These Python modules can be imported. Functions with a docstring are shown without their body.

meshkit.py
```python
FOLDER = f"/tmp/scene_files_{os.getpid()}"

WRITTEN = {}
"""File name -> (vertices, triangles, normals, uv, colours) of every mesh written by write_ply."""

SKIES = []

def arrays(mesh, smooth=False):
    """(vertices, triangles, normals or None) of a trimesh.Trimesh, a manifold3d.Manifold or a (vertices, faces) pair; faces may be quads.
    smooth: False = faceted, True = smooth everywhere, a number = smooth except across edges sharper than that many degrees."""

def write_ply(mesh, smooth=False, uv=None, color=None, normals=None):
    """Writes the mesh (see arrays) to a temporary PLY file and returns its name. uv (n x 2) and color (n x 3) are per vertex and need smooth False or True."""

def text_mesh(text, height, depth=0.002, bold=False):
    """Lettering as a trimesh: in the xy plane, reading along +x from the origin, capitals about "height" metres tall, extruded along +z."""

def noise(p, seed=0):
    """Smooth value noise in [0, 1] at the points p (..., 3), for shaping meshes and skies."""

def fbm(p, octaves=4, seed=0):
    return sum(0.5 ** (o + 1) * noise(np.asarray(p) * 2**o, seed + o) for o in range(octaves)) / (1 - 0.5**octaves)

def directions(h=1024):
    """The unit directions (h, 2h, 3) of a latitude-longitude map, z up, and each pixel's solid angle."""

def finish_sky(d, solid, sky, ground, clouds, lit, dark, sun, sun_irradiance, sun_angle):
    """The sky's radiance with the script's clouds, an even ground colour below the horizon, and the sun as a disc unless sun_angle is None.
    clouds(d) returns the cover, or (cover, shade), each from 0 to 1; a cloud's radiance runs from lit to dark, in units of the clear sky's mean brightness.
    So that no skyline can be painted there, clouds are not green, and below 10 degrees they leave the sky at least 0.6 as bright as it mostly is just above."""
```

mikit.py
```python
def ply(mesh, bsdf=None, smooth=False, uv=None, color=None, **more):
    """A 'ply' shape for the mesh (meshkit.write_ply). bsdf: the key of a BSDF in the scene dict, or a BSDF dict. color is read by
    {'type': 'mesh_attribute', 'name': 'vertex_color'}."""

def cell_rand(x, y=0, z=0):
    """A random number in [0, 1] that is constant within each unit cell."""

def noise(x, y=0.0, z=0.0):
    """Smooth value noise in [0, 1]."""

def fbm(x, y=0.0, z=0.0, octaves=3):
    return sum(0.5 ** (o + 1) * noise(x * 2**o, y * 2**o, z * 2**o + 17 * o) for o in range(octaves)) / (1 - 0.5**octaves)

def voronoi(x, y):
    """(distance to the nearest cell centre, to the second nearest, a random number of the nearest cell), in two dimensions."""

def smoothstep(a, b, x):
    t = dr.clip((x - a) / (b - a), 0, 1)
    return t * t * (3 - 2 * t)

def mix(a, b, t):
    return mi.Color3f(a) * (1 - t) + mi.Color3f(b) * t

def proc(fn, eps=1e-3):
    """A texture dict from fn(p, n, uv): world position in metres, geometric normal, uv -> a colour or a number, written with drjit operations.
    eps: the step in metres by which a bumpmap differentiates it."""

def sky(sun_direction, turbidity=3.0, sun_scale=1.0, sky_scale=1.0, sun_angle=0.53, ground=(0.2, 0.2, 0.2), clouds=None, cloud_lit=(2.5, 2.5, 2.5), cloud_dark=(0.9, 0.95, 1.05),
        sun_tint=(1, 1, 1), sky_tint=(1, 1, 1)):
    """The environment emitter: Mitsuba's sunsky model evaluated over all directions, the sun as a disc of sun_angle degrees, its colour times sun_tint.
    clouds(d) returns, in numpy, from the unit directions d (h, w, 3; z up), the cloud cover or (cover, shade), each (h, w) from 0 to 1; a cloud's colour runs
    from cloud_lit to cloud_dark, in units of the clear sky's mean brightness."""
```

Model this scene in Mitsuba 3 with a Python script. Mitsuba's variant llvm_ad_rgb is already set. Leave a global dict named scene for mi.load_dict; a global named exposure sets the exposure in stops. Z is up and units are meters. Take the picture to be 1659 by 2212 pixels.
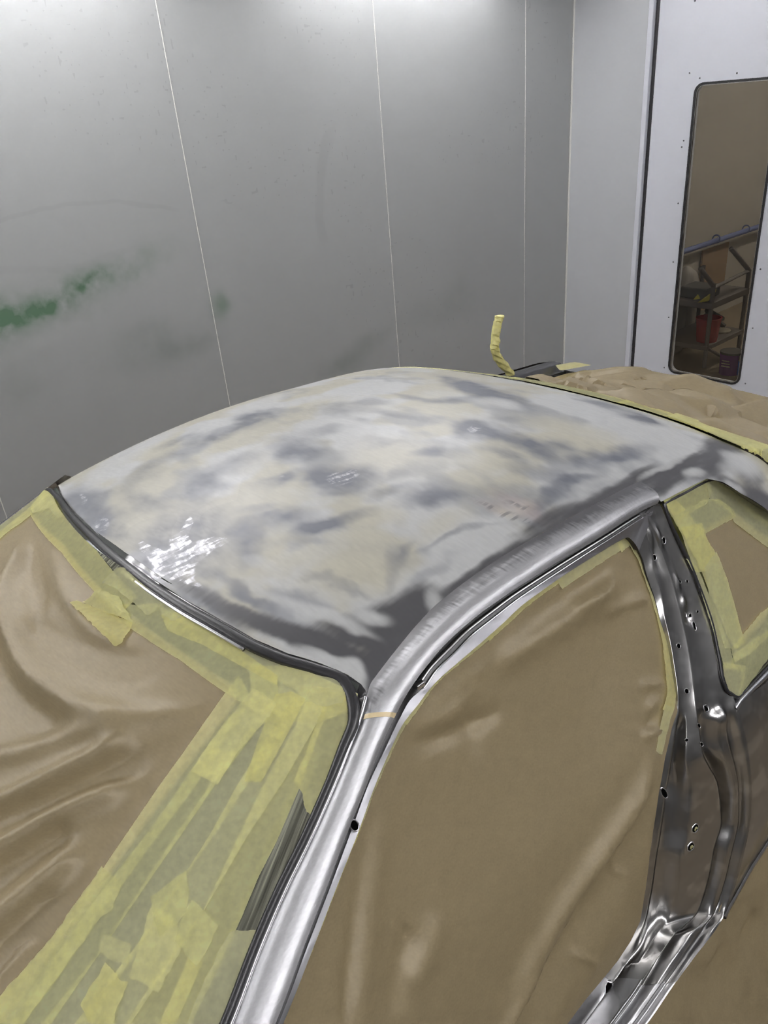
import math, random
import numpy as np, trimesh, drjit as dr, mitsuba as mi
import mikit, meshkit
from mikit import proc, noise as tnoise, fbm as tfbm, smoothstep as sst, mix
from scipy.interpolate import PchipInterpolator
from scipy.spatial import Delaunay, cKDTree
from shapely.geometry import Polygon, Point, LineString, box as sbox
from shapely import contains_xy
random.seed(7)
T = mi.ScalarTransform4f
scene, labels = {}, {}

# ------------------------------------------------------------------ camera, light, exposure
# world = the car's axes: x towards its tail, y towards its right side, z up (floor at 0); the booth stands turned by YAW about z
YAW = -2.2
BOOTH = T().rotate([0, 0, 1], YAW)
_r, _p = [[0.718571, -0.690778, -0.080511], [-0.375821, -0.288294, -0.880707], [0.585162, 0.663108, -0.466769]], [0, 0, 1.92]
_m = np.eye(4); _m[:3, 0] = -np.array(_r[0]); _m[:3, 1] = -np.array(_r[1]); _m[:3, 2] = _r[2]; _m[:3, 3] = _p
scene['camera'] = {'type': 'perspective', 'fov': math.degrees(2 * math.atan(1659 / 2 / 1661)), 'fov_axis': 'x', 'near_clip': .05, 'far_clip': 60., 'to_world': T(_m)}
exposure = 0.3
LAMP = 21.5            # radiance of the booth's tubes
def area(rgb): return {'type': 'area', 'radiance': {'type': 'rgb', 'value': [float(c) for c in rgb]}}

# ------------------------------------------------------------------ helpers
used = {}
def key(name, parent=None):
    k = name if parent is None else parent + '__' + name
    if k not in used: used[k] = 0; return k
    used[k] += 1
    return '%s_%03d' % (k, used[k])
def obj(name, mesh, mat, parent=None, smooth=False, label=None, cat=None, group=None, kind=None, **kw):
    k = key(name, parent)
    scene[k] = mikit.ply(mesh, mat, smooth=smooth, **kw)
    d = {}
    if label: d['label'] = label
    if cat: d['category'] = cat
    if group: d['group'] = group
    if kind: d['kind'] = kind
    if d: labels[k] = d
    return k
def thing(name, label, cat, group=None):
    k = key(name); labels[k] = {'label': label, 'category': cat}
    if group: labels[k]['group'] = group
    return k
def box(x0, x1, y0, y1, z0, z1, ch=0.):
    if ch:
        import manifold3d as m3
        s = [m3.Manifold.sphere(ch, 8).translate([x, y, z]) for x in (x0 + ch, x1 - ch) for y in (y0 + ch, y1 - ch) for z in (z0 + ch, z1 - ch)]
        m = m3.Manifold.batch_hull(s).to_mesh()
        return trimesh.Trimesh(m.vert_properties[:, :3], m.tri_verts)
    b = trimesh.creation.box(extents=[x1 - x0, y1 - y0, z1 - z0]); b.apply_translation([(x0 + x1) / 2, (y0 + y1) / 2, (z0 + z1) / 2]); return b
def cat(l): return trimesh.util.concatenate(l)
def grid(P, flip=False):
    P = np.asarray(P, float); n, m = P.shape[:2]
    i, j = np.meshgrid(np.arange(n - 1), np.arange(m - 1), indexing='ij')
    q = np.stack([i * m + j, (i + 1) * m + j, (i + 1) * m + j + 1, i * m + j + 1], -1).reshape(-1, 4)
    if flip: q = q[:, ::-1]
    return trimesh.Trimesh(P.reshape(-1, 3), np.vstack([q[:, :3], q[:, [0, 2, 3]]]), process=False)
def gnorm(P):
    a, b = np.gradient(P, axis=0), np.gradient(P, axis=1)
    n = np.cross(a, b); return n / (np.linalg.norm(n, axis=-1, keepdims=True) + 1e-12)
def resamp(P, n, ext=0):
    P = np.asarray(P, float); t = np.r_[0, np.cumsum(np.linalg.norm(np.diff(P.reshape(len(P), -1)[:, :3], axis=0), axis=1))]
    return PchipInterpolator(t, P)(np.linspace(0, t[-1], n))
def tube(pts, r, sides=10, flat=1., n=None, cap=True):
    p = np.asarray(pts, float)
    if n: p = resamp(p, n)
    r = np.broadcast_to(r, (len(p),)).astype(float)
    t = np.gradient(p, axis=0); t /= np.linalg.norm(t, axis=1, keepdims=True) + 1e-12
    up = np.array([0, 0, 1.]) if abs(t[:, 2]).mean() < .9 else np.array([1., 0, 0])
    a = np.cross(t, up); a /= np.linalg.norm(a, axis=1, keepdims=True) + 1e-12
    b = np.cross(a, t); g = np.arange(sides + 1) * 2 * math.pi / sides
    P = p[:, None] + r[:, None, None] * (np.cos(g)[None, :, None] * a[:, None] + flat * np.sin(g)[None, :, None] * b[:, None])
    if cap: P = np.concatenate([np.repeat(p[:1, None], sides + 1, 1), P, np.repeat(p[-1:, None], sides + 1, 1)])
    return grid(P)
def inside(poly, q): return contains_xy(poly, q[:, 0], q[:, 1])
def sheet(pts, step, extra=None, jit=.25, seed=1):
    """A flat outline filled with triangles: (points, faces) in the surface's own coordinates, in metres."""
    poly = Polygon(pts).buffer(0)
    if poly.geom_type != 'Polygon': poly = max(poly.geoms, key=lambda g: g.area)
    L = poly.exterior.length; nb = max(12, int(L / step))
    ring = [poly.exterior.interpolate(L * i / nb) for i in range(nb)]
    B = np.array([[p.x, p.y] for p in ring] + list(poly.exterior.coords)[:-1])
    x0, y0, x1, y1 = poly.bounds
    X, Y = np.meshgrid(np.arange(x0, x1, step), np.arange(y0, y1, step * .87))
    X = X + (np.arange(len(X)) % 2)[:, None] * step / 2
    G = np.stack([X.ravel(), Y.ravel()], 1)
    G = G + np.random.RandomState(seed).uniform(-jit, jit, G.shape) * step
    inn = poly.buffer(-step * .45)
    G = G[inside(inn, G)] if not inn.is_empty else G[:0]
    P = np.unique(np.round(np.vstack([B, G]), 5), axis=0)
    F = Delaunay(P).simplices
    c = P[F].mean(1); e1, e2 = P[F[:, 1]] - P[F[:, 0]], P[F[:, 2]] - P[F[:, 0]]
    ar = e1[:, 0] * e2[:, 1] - e1[:, 1] * e2[:, 0]
    F = F[inside(poly.buffer(1e-5), c) & (abs(ar) > 1e-10)]
    ar = ar[inside(poly.buffer(1e-5), c) & (abs(ar) > 1e-10)] if False else None
    return P, F
def lay(pts, surf, step, h=0., seed=1, flip=False, dist=None):
    """A sheet laid on surf(p) -> xyz, lifted by h(p) along the surface normal."""
    P, F = sheet(pts, step, seed=seed)
    e = 1e-3
    S = surf(P); n = np.cross(surf(P + [e, 0]) - surf(P - [e, 0]), surf(P + [0, e]) - surf(P - [0, e]))
    n /= np.linalg.norm(n, axis=1, keepdims=True)
    if flip: n = -n
    hh = h(P) if callable(h) else h
    V = S + n * np.broadcast_to(hh, (len(P),))[:, None]
    f = F.copy(); fn = np.cross(V[f[:, 1]] - V[f[:, 0]], V[f[:, 2]] - V[f[:, 0]])
    bad = (fn * n[f[:, 0]]).sum(1) < 0; f[bad] = f[bad][:, ::-1]
    return trimesh.Trimesh(V, f, process=False)
def near_line(P, line):
    """Distance of the points to a polyline and the place along it, 0..1."""
    L = resamp(np.asarray(line, float), 160) if len(line) > 2 else np.linspace(line[0], line[1], 160)
    d, i = cKDTree(L).query(P); return d, i / 159.
def folds(P, fl):
    h = np.zeros(len(P))
    for line, amp, w in fl:
        d, t = near_line(P, line); h += amp * np.exp(-(d / w) ** 2) * np.clip(np.minimum(t, 1 - t) * 6 + .12, 0, 1)
    return h
def n2(P, s, seed=0, oct=3): return meshkit.fbm(np.c_[np.asarray(P) * s, np.zeros(len(P))], oct, seed) - .5
def crinkle(P, s, seed=0):
    """Faceted creases of crumpled paper: the difference to the nearest two random points, in metres of the pattern."""
    P = np.asarray(P); r = np.random.RandomState(seed); lo, hi = P.min(0) - 1 / s, P.max(0) + 1 / s
    n = max(6, int((hi - lo).prod() * s * s)); C = r.uniform(lo, hi, (n, 2)); t = r.uniform(-1, 1, (n, 2))
    d, i = cKDTree(C).query(P + .15 / s * np.c_[n2(P, s * 1.5, seed), n2(P, s * 1.5, seed + 9)], k=2)
    a = ((P - C[i[:, 0]]) * t[i[:, 0]]).sum(1); b = ((P - C[i[:, 1]]) * t[i[:, 1]]).sum(1)
    w = .5 * np.clip(1 - (d[:, 1] - d[:, 0]) * s * 3.5, 0, 1)
    return (a * (1 - w) + b * w)

# ------------------------------------------------------------------ materials
def mat(name, d, two=True): scene[name] = {'type': 'twosided', 'b': d} if two else d
def pr(c, rough=.5, metal=0., spec=.5, **k):
    d = {'type': 'principled', 'base_color': c if isinstance(c, dict) else {'type': 'rgb', 'value': list(c)}, 'roughness': rough, 'metallic': metal}
    if not metal: d['specular'] = spec
    d.update(k); return d
def gray(p, n=None, uv=None): return p
def _wall(p, n, uv):
    # overspray and handling marks on the coated steel; x along the wall, z up (booth axes nearly)
    x, z = p.x - .11, p.z
    w = tfbm(x * 5, z * 5, 3, 4) - .5
    w2 = tfbm(x * 14, z * 14, 7, 3) - .5
    c = mi.Color3f(.39, .402, .40) * (1 + .05 * (tfbm(x * 1.3, z * .9, 1, 3) - .5))
    def e(cx, cz, rx, rz, tilt=0.):
        u = x - cx; v = z - cz - tilt * u
        d = dr.square((u + .12 * w) / rx) + dr.square((v + .10 * w) / rz)
        return dr.exp(-d) * dr.clip(1 + 1.0 * w2, 0, 2)
    mist = dr.clip(.35 + 1.6 * (tfbm(x * 22, z * 22, 13, 4) - .22), 0, 1.4)
    green = (1.0 * e(.86, 1.30, .20, .032, .06) + .45 * e(.90, 1.31, .34, .075, .10) + .50 * e(1.16, 1.355, .14, .04, .14) + .28 * e(1.38, 1.40, .16, .05, .1)) * mist + .55 * e(1.80, 1.165, .045, .05)
    grime = .35 * e(1.43, 1.07, .2, .09) + .30 * e(1.6, 1.02, .14, .05) + .28 * e(.86, 1.08, .09, .1) + .30 * e(2.62, .76, .22, .05, .25) + .25 * e(2.5, .68, .2, .06) + .2 * e(3.3, .85, .3, .1)
    pale = .5 * e(.98, 1.2, .25, .03, .2) + .4 * e(1.7, 1.25, .25, .12)
    c = mix(c, mi.Color3f(.07, .165, .085), dr.clip(green, 0, .9))
    c = mix(c, mi.Color3f(.20, .23, .21), dr.clip(grime, 0, .7))
    c = c * (1 + .10 * dr.clip(pale, 0, 1))
    # a wiped swirl high on the second panel, and brushed arcs on the first
    r = dr.sqrt(dr.square(x - 2.72) + dr.square((z - 1.45) * .7))
    sw = sst(.035, .015, dr.abs(r - .29 - .06 * w)) * sst(2.3, 2.42, x) * sst(2.6, 2.5, x) * sst(1.3, 1.4, z)
    r2 = dr.abs(z - 1.55 - .12 * dr.sin((x - .5) * 2.3) - .04 * w)
    sw2 = sst(.012, .004, r2) * sst(1.72, 1.6, x) + .7 * sst(.02, .005, dr.abs(z - 1.50 - .05 * dr.sin(x * 4) - .06 * w)) * sst(1.55, 1.3, x)
    c = c * (1 - .05 * dr.clip(sw, 0, 1) - .05 * dr.clip(sw2, 0, 1))
    dots = sst(.90, .93, tnoise(x * 70, z * 70, 2)) * sst(.6, .7, tnoise(x * 3, z * 3, 5))
    return c * (1 - .12 * dots)
mat('m_wall', pr(proc(_wall), .42, spec=.45))
mat('m_wall_plain', pr((.56, .575, .60), .4, spec=.45))
mat('m_door', pr((.74, .76, .83), .38, spec=.45))
mat('m_ceiling', pr((.60, .61, .62), .5))
mat('m_floor', pr((.17, .14, .10), .55))
mat('m_black', pr((.012, .012, .013), .45))
mat('m_void', pr((.002, .002, .002), 1., spec=0.))
mat('m_rubber', pr((.014, .014, .015), .33))
mat('m_glass_dark', pr((.03, .034, .03), .06, spec=.6))
mat('m_bead', pr((.70, .69, .66), .5))
mat('m_rivet', pr((.10, .10, .11), .5))
mat('m_white', pr((.8, .8, .8), .4))
def _paper(p, n, uv):
    f = tfbm(p.x * 60, p.y * 60, p.z * 60, 3) - .5
    g = tfbm(p.x * 420, p.y * 90, p.z * 420, 2) - .5
    return mi.Color3f(.25, .20, .115) * (1 + .10 * f + .14 * g)
mat('m_paper', pr(proc(_paper), .47, spec=.42))
def _tape(p, n, uv):
    f = tfbm(p.x * 160, p.y * 160, p.z * 160, 3) - .5
    g = tfbm(p.x * 40, p.y * 40, p.z * 40, 2) - .5
    return dr.minimum(mi.Color3f(.995, .975, .60) * (1 + .22 * (f - .12) + .10 * (g - .1)), 1.)
def tape_mat(name, k):
    mat(name, {'type': 'principledthin', 'base_color': proc(lambda p, n, uv: _tape(p, n, uv) * mi.Color3f(*k)), 'roughness': .5, 'diff_trans': 1.29, 'spec_trans': 0.0, 'eta': 1.35}, two=False)
TAPES = [('m_tape', (1., 1., 1.)), ('m_tape_b', (.94, .945, .92)), ('m_tape_c', (.985, .975, .88)), ('m_tape_d', (.92, .925, .97))]    # rolls a little apart in colour
for k_ in TAPES: tape_mat(*k_)
def _tape2(p, n, uv):
    f = tfbm((p.y - CY) / (.54 + .39 * (.527 - p.x)) * 230, p.x * 14, 2, 3)
    return mi.Color3f(.62, .62, .50) * (.22 + 1.5 * dr.square(f))
mat('m_tape_thin', {'type': 'principledthin', 'base_color': proc(_tape2), 'roughness': .35, 'diff_trans': 1.29, 'spec_trans': 0.0, 'eta': 1.4}, two=False)
def brush(sx, sy, sz, amp): return lambda p, n, uv: amp * (tfbm(p.x * sx, p.y * sy, p.z * sz, 3) - .5)
def metal(name, col, rough, b=None, scale=1.):
    m = pr(col, rough, 1.)
    if b: m = {'type': 'bumpmap', 'arbitrary': proc(b, 4e-4), 'scale': scale, 'b': m}
    mat(name, m)
def _steel(p, n, uv):
    f = tfbm(p.x * 30, p.y * 30, p.z * 30, 3); g = tfbm(p.x * 150, p.y * 500, p.z * 500, 2)
    return mi.Color3f(.64, .64, .66) * (.80 + .18 * f + .14 * g)
metal('m_steel', proc(_steel), .52, brush(90, 700, 700, 1.), 2.5e-4)
def _steel2(p, n, uv):
    f = tfbm(p.x * 14, p.y * 14, p.z * 14, 4); g = sst(.50, .72, tfbm(p.x * 22 + 5, p.y * 22, p.z * 22, 3))
    return mi.Color3f(.42, .414, .405) * (.80 + .40 * f) + .16 * g
metal('m_steel_dark', proc(_steel2), .25)
metal('m_channel_shade', (.07, .07, .07), .4)  # gutter steel darkened: the shade of the recess is put into its colour
metal('m_flange', (.46, .46, .48), .5)
metal('m_steel_sill', (.60, .60, .61), .36)
metal('m_steel_bright', (.74, .74, .76), .24)
metal('m_chrome', (.8, .8, .82), .16)
def _sanded(p, n, uv):
    # where the grey coat still feathers out over the bare rail: u counts along the pillar and rail, v from the glass edge out
    w = .30 * (tfbm(p.x * 22, p.y * 60, p.z * 22, 3) - .5) + .20 * (tfbm(p.x * 240, p.y * 40, 3, 2) - .5)
    far = sst(5.2, 9.5, uv.x)
    return sst(-.02 + .16 * far, .09 + .49 * far, uv.y + w * (.25 + .75 * far)) * (1 - .35 * sst(17, 20, uv.x + 6 * w))
scene['m_rail'] = {'type': 'twosided', 'b': {'type': 'blendbsdf', 'weight': proc(_sanded), 'a': pr((.055, .055, .058), .36, spec=.5), 'b': {k: v for k, v in scene['m_steel']['b'].items()}}}
# sanded patches of the roof: kind, centre (x, y), 2x2 shape matrix, strength
BLOBS = [('g',0.933,1.51,19.66,-11.5,-6.05,-13.9,0.9),('g',0.842,1.503,14.08,-7.06,-6.23,-27.52,0.7),('g',0.773,1.581,21.67,-9.72,-13.43,-38.01,0.5),('g',0.876,1.239,15.83,-12.63,-17.3,-10.54,0.8),('g',0.762,1.171,21.19,-12.39,-14.92,-28.82,0.5),('g',0.653,1.292,22.69,-5.88,7.15,-22.7,0.6),('g',0.607,1.464,16.86,-5.73,-5.83,-26.13,0.35),('g',0.841,1.065,14.69,-11.33,-11.9,-15.73,1.0),('g',0.769,1.172,47.51,-36.55,-42.87,-27.07,0.8),('g',0.81,1.099,21.03,-17.74,-18.59,-13.2,0.7),('g',1.192,0.996,9.31,-13.86,-25.14,-5.07,0.9),('g',1.202,0.899,7.72,-15.23,-33.54,2.09,0.8),('g',1.453,1.29,8.07,-10.54,-24.51,8.12,0.8),('g',1.44,1.178,6.86,-9.88,-20.21,5.12,0.8),('g',1.32,1.196,13.22,-14.9,-18.72,-22.06,0.7),('g',1.264,1.274,11.59,-13.0,-54.16,-7.88,0.5),('g',1.178,1.03,19.18,-22.44,-13.62,-15.41,0.9),('g',1.164,1.333,16.41,-15.09,-29.3,-19.96,0.4),('g',1.09,1.35,11.43,-9.86,-19.91,-11.86,0.45),('g',1.025,1.003,18.21,-19.57,-31.21,-29.85,0.7),('g',0.906,0.893,15.7,-13.99,-15.89,-29.76,0.8),('g',1.265,0.789,13.1,-20.08,-16.94,-28.29,0.8),('g',1.342,0.755,10.85,-13.83,-5.31,-34.22,0.8),('g',1.609,0.857,9.37,-19.11,-24.49,-7.11,0.9),('g',1.646,0.954,7.22,-13.24,-15.85,-1.87,0.5),('g',1.125,0.813,7.46,-12.16,-36.83,-25.12,0.45),('g',1.006,0.821,12.2,-15.19,-25.79,-30.98,0.35),('g',0.702,0.971,21.78,-13.38,-19.08,-36.35,1.0),('g',0.662,1.055,14.65,-9.11,-19.48,-24.3,0.8),('g',0.599,1.054,27.89,-20.3,-16.42,-11.12,0.7),('g',0.857,0.772,13.78,-9.79,-30.26,-115.78,0.4),('g',0.766,0.817,49.28,-51.3,-28.09,-27.63,0.5),('g',0.654,0.952,23.89,-19.96,-54.6,-42.15,0.5),('g',0.507,1.533,21.66,-9.67,-19.65,-6.21,0.6),('g',0.472,1.373,10.97,-11.55,-39.67,-0.16,0.8),('g',0.564,1.383,30.75,-16.58,-30.9,-13.49,0.4),('g',0.522,1.151,11.0,-3.08,-1.26,-9.5,0.75),('g',0.569,1.333,23.3,-13.14,-28.46,-13.46,0.3),('g',0.525,0.94,5.61,-8.76,-72.63,-12.69,0.7),('g',0.572,0.867,11.59,-17.22,-68.22,-19.77,0.6),('g',0.633,0.834,12.0,-14.32,-112.83,-61.6,0.35),('g',0.467,0.964,6.53,-11.92,-48.91,-5.57,0.8),('g',1.297,1.016,19.91,-25.5,-23.82,-32.62,0.3),('g',1.26,0.865,13.73,-22.72,-28.92,-18.06,0.5),('g',0.995,1.121,24.71,-23.61,-33.32,-26.64,0.3),('g',0.931,0.989,20.98,-17.89,-22.47,-41.34,0.4),('g',1.151,0.756,11.96,-11.65,-7.76,-69.17,0.6),('g',1.06,0.745,13.34,-8.92,-0.1,-45.3,0.7),('g',1.125,1.197,10.41,-11.58,-51.14,-11.98,0.4),('g',0.674,1.113,25.07,-15.19,-39.79,-48.15,0.4),('g',0.769,0.959,19.82,-13.24,-30.31,-64.03,0.5),('g',0.756,0.745,18.47,-8.08,-9.47,-81.45,0.3),('g',0.727,0.801,49.11,-64.81,-20.34,-12.05,0.4),('g',0.679,1.262,29.66,-19.65,-42.51,-22.82,0.4),('g',0.511,1.384,31.62,-16.1,-42.52,-18.56,0.4),('g',0.966,1.27,19.27,-15.09,-25.29,-25.12,0.35),('d',0.59,0.746,8.14,-9.99,-25.96,-18.69,1.0),('d',0.689,0.723,21.73,-8.33,-4.54,-30.86,1.0),('d',0.519,0.814,4.8,-8.79,-52.01,-13.95,1.0),('d',0.59,0.687,19.26,1.46,3.76,-26.6,1.0),('d',0.555,0.662,30.17,-31.03,-24.21,-28.4,1.0),('d',0.479,0.955,6.8,-13.83,-63.94,-5.35,0.7),('d',0.469,1.051,7.04,-14.27,-83.54,-2.04,0.5),('d',0.772,0.7,11.68,-3.78,-3.36,-80.29,0.9),('d',0.906,0.691,10.05,-5.16,-5.29,-70.36,0.9),('d',1.079,0.687,8.74,-6.05,-2.22,-50.0,0.9),('d',1.224,0.683,8.98,-7.98,-2.07,-45.97,1.0),('d',1.33,0.646,12.58,-10.55,-2.51,-66.46,0.9),('d',1.422,0.665,6.7,-7.2,-2.07,-50.99,1.0),('d',1.651,0.674,8.8,-19.92,-1.42,-14.55,1.0),('d',1.5,0.63,10.45,-9.61,0.94,-57.49,0.8),('d',1.606,0.592,16.69,10.04,5.36,-32.88,0.9),('d',1.583,0.545,2.98,-26.55,-23.54,-42.05,1.0),('d',1.5,0.587,4.49,-35.46,-42.11,-32.2,0.9),('d',1.325,0.696,15.56,-13.26,1.64,-97.13,0.6),('d',0.689,0.695,30.36,-2.2,3.95,-46.23,0.9),('d',0.617,0.694,32.95,-1.25,2.5,-35.77,1.0),('d',1.014,0.712,10.56,-6.46,-2.09,-67.93,0.7),('c',0.967,1.051,8.42,-8.34,-10.23,-8.7,0.8),('c',0.611,0.95,17.92,-14.44,-31.71,-24.1,0.7),('c',0.661,0.842,9.28,-7.62,-17.3,-19.64,0.9),('c',0.803,0.922,17.18,-16.72,-24.33,-21.16,0.7),('c',1.364,0.901,4.46,-7.97,-14.89,-3.92,0.8),('c',1.075,0.9,7.4,-9.79,-19.93,-15.77,0.6),('c',0.784,1.263,23.34,-12.17,-6.18,-21.77,0.4),('c',0.681,1.631,14.0,-5.34,-9.0,-22.99,0.7),('c',0.861,0.818,15.91,-11.24,-7.26,-28.04,0.6),('c',0.773,0.802,44.11,-46.84,-30.97,-31.38,0.4),('c',0.616,1.152,17.27,-9.54,-30.42,-33.73,0.4),('c',1.099,1.43,11.28,-9.25,-16.05,-7.8,0.4),('c',0.734,0.897,22.66,-21.31,-38.0,-32.66,0.6),('c',1.34,0.815,10.2,-18.65,-27.03,-19.4,0.5),('c',1.152,1.271,8.3,-7.91,-15.64,-11.89,0.3),('w',0.575,0.813,6.49,-11.24,-71.76,-20.95,0.9),('w',0.545,0.942,10.21,-15.99,-81.06,-13.48,0.5),('w',0.519,0.751,8.4,-18.11,-100.55,-31.02,0.9),('w',0.535,0.704,10.44,-41.99,-77.47,-14.64,0.95),('w',0.624,0.761,16.83,-21.97,-53.48,-34.28,0.8),('w',1.624,0.612,5.31,-23.5,-14.05,-5.92,0.9),('w',1.539,0.612,14.67,-30.2,-11.3,-42.27,0.5),('w',1.391,0.68,9.78,-9.44,-0.56,-104.45,0.7),('w',1.429,0.637,18.96,-36.57,-24.45,-53.34,0.8),('w',1.505,0.577,5.77,-49.05,-42.31,-39.94,0.7),('w',0.714,0.707,56.01,-33.55,-12.59,-38.82,0.7),('w',1.39,1.102,12.76,-18.55,-34.22,-1.55,0.7),('w',1.332,1.259,11.83,-12.8,-15.36,-16.77,0.5),('w',1.352,1.128,9.1,-12.11,-30.42,-9.29,0.6),('w',0.622,1.635,11.86,-3.82,-0.22,-10.97,0.8),('w',0.767,1.704,12.03,-5.06,-0.72,-13.02,0.8),('w',1.04,1.627,7.98,-4.83,-0.83,-15.71,0.7),('r',1.008,0.785,10.19,-19.29,-44.92,-16.4,0.45),('r',0.965,0.799,14.46,-26.36,-66.5,-22.9,0.3),('r',1.004,0.735,11.0,-22.52,-65.17,-30.57,0.35),('s',0.973,0.774,10.36,-19.69,-110.99,-42.87,0.6),('s',1.004,0.776,18.68,-35.76,-159.11,-60.67,0.6),('s',0.979,0.737,12.42,-25.11,-134.93,-62.35,0.4),('m',0.48,1.192,13.28,-25.25,-107.19,4.43,1.0),('m',0.474,1.132,8.77,-23.82,-82.74,5.87,1.0),('m',0.556,1.184,77.61,-77.89,-31.05,-4.56,1.0),('m',0.521,1.152,54.85,-9.87,4.12,-23.75,1.0),('m',0.541,1.109,21.17,-8.98,-26.22,-47.1,1.0),('m',0.489,1.124,29.02,-1.63,13.52,-32.15,1.0),('m',0.486,1.078,41.81,-26.71,-34.16,-21.93,0.8),('m',0.452,1.107,23.74,-44.19,-137.59,-2.79,0.8),('m',0.48,1.039,17.6,-28.74,-150.58,-12.8,0.5),('m',0.51,1.1,28.32,-14.23,-37.71,-39.92,0.9),('m',0.845,1.067,21.73,-14.79,-11.04,-25.9,0.62),('m',1.186,1.022,34.1,-40.37,-24.21,-27.98,0.55),('m',0.507,1.532,101.11,-45.23,-27.52,-8.73,0.6),('m',0.475,1.38,53.78,-26.41,-52.06,-22.95,0.85),('m',0.772,1.172,106.74,-82.29,-93.99,-59.43,0.5),('m',0.444,1.209,54.13,-86.75,-237.63,-0.91,0.5),('m',0.442,1.163,47.89,-82.03,-243.21,-3.29,0.5),('m',0.606,1.078,69.06,-49.6,-71.04,-46.99,0.3),('d',0.533,0.767,6.42,-12.91,-57.46,-17.7,1.0),('d',0.63,0.736,17.28,-9.28,-10.1,-27.16,1.0),('d',0.499,0.882,7.88,-15.1,-90.5,-14.82,0.8),('g',0.74,1.302,15.91,-7.71,-9.72,-29.78,0.5),('g',0.676,1.507,15.85,-5.94,-4.77,-32.64,0.4),('g',0.865,0.961,22.2,-18.15,-26.72,-45.17,0.5),('w',1.105,0.986,10.97,-13.62,-25.43,-17.8,0.4),('w',0.756,1.035,19.73,-12.42,-28.36,-57.26,0.5),('w',0.58,0.987,13.97,-17.76,-72.05,-15.82,0.5),('g',1.127,0.895,11.67,-20.65,-51.73,-6.67,0.5)]
KIND = {'g': 0, 'd': 1, 'c': 2, 'w': 3, 'r': 4, 's': 5, 'm': 6}
_BL = [(KIND[b[0]],) + tuple(b[1:]) for b in BLOBS]
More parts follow.
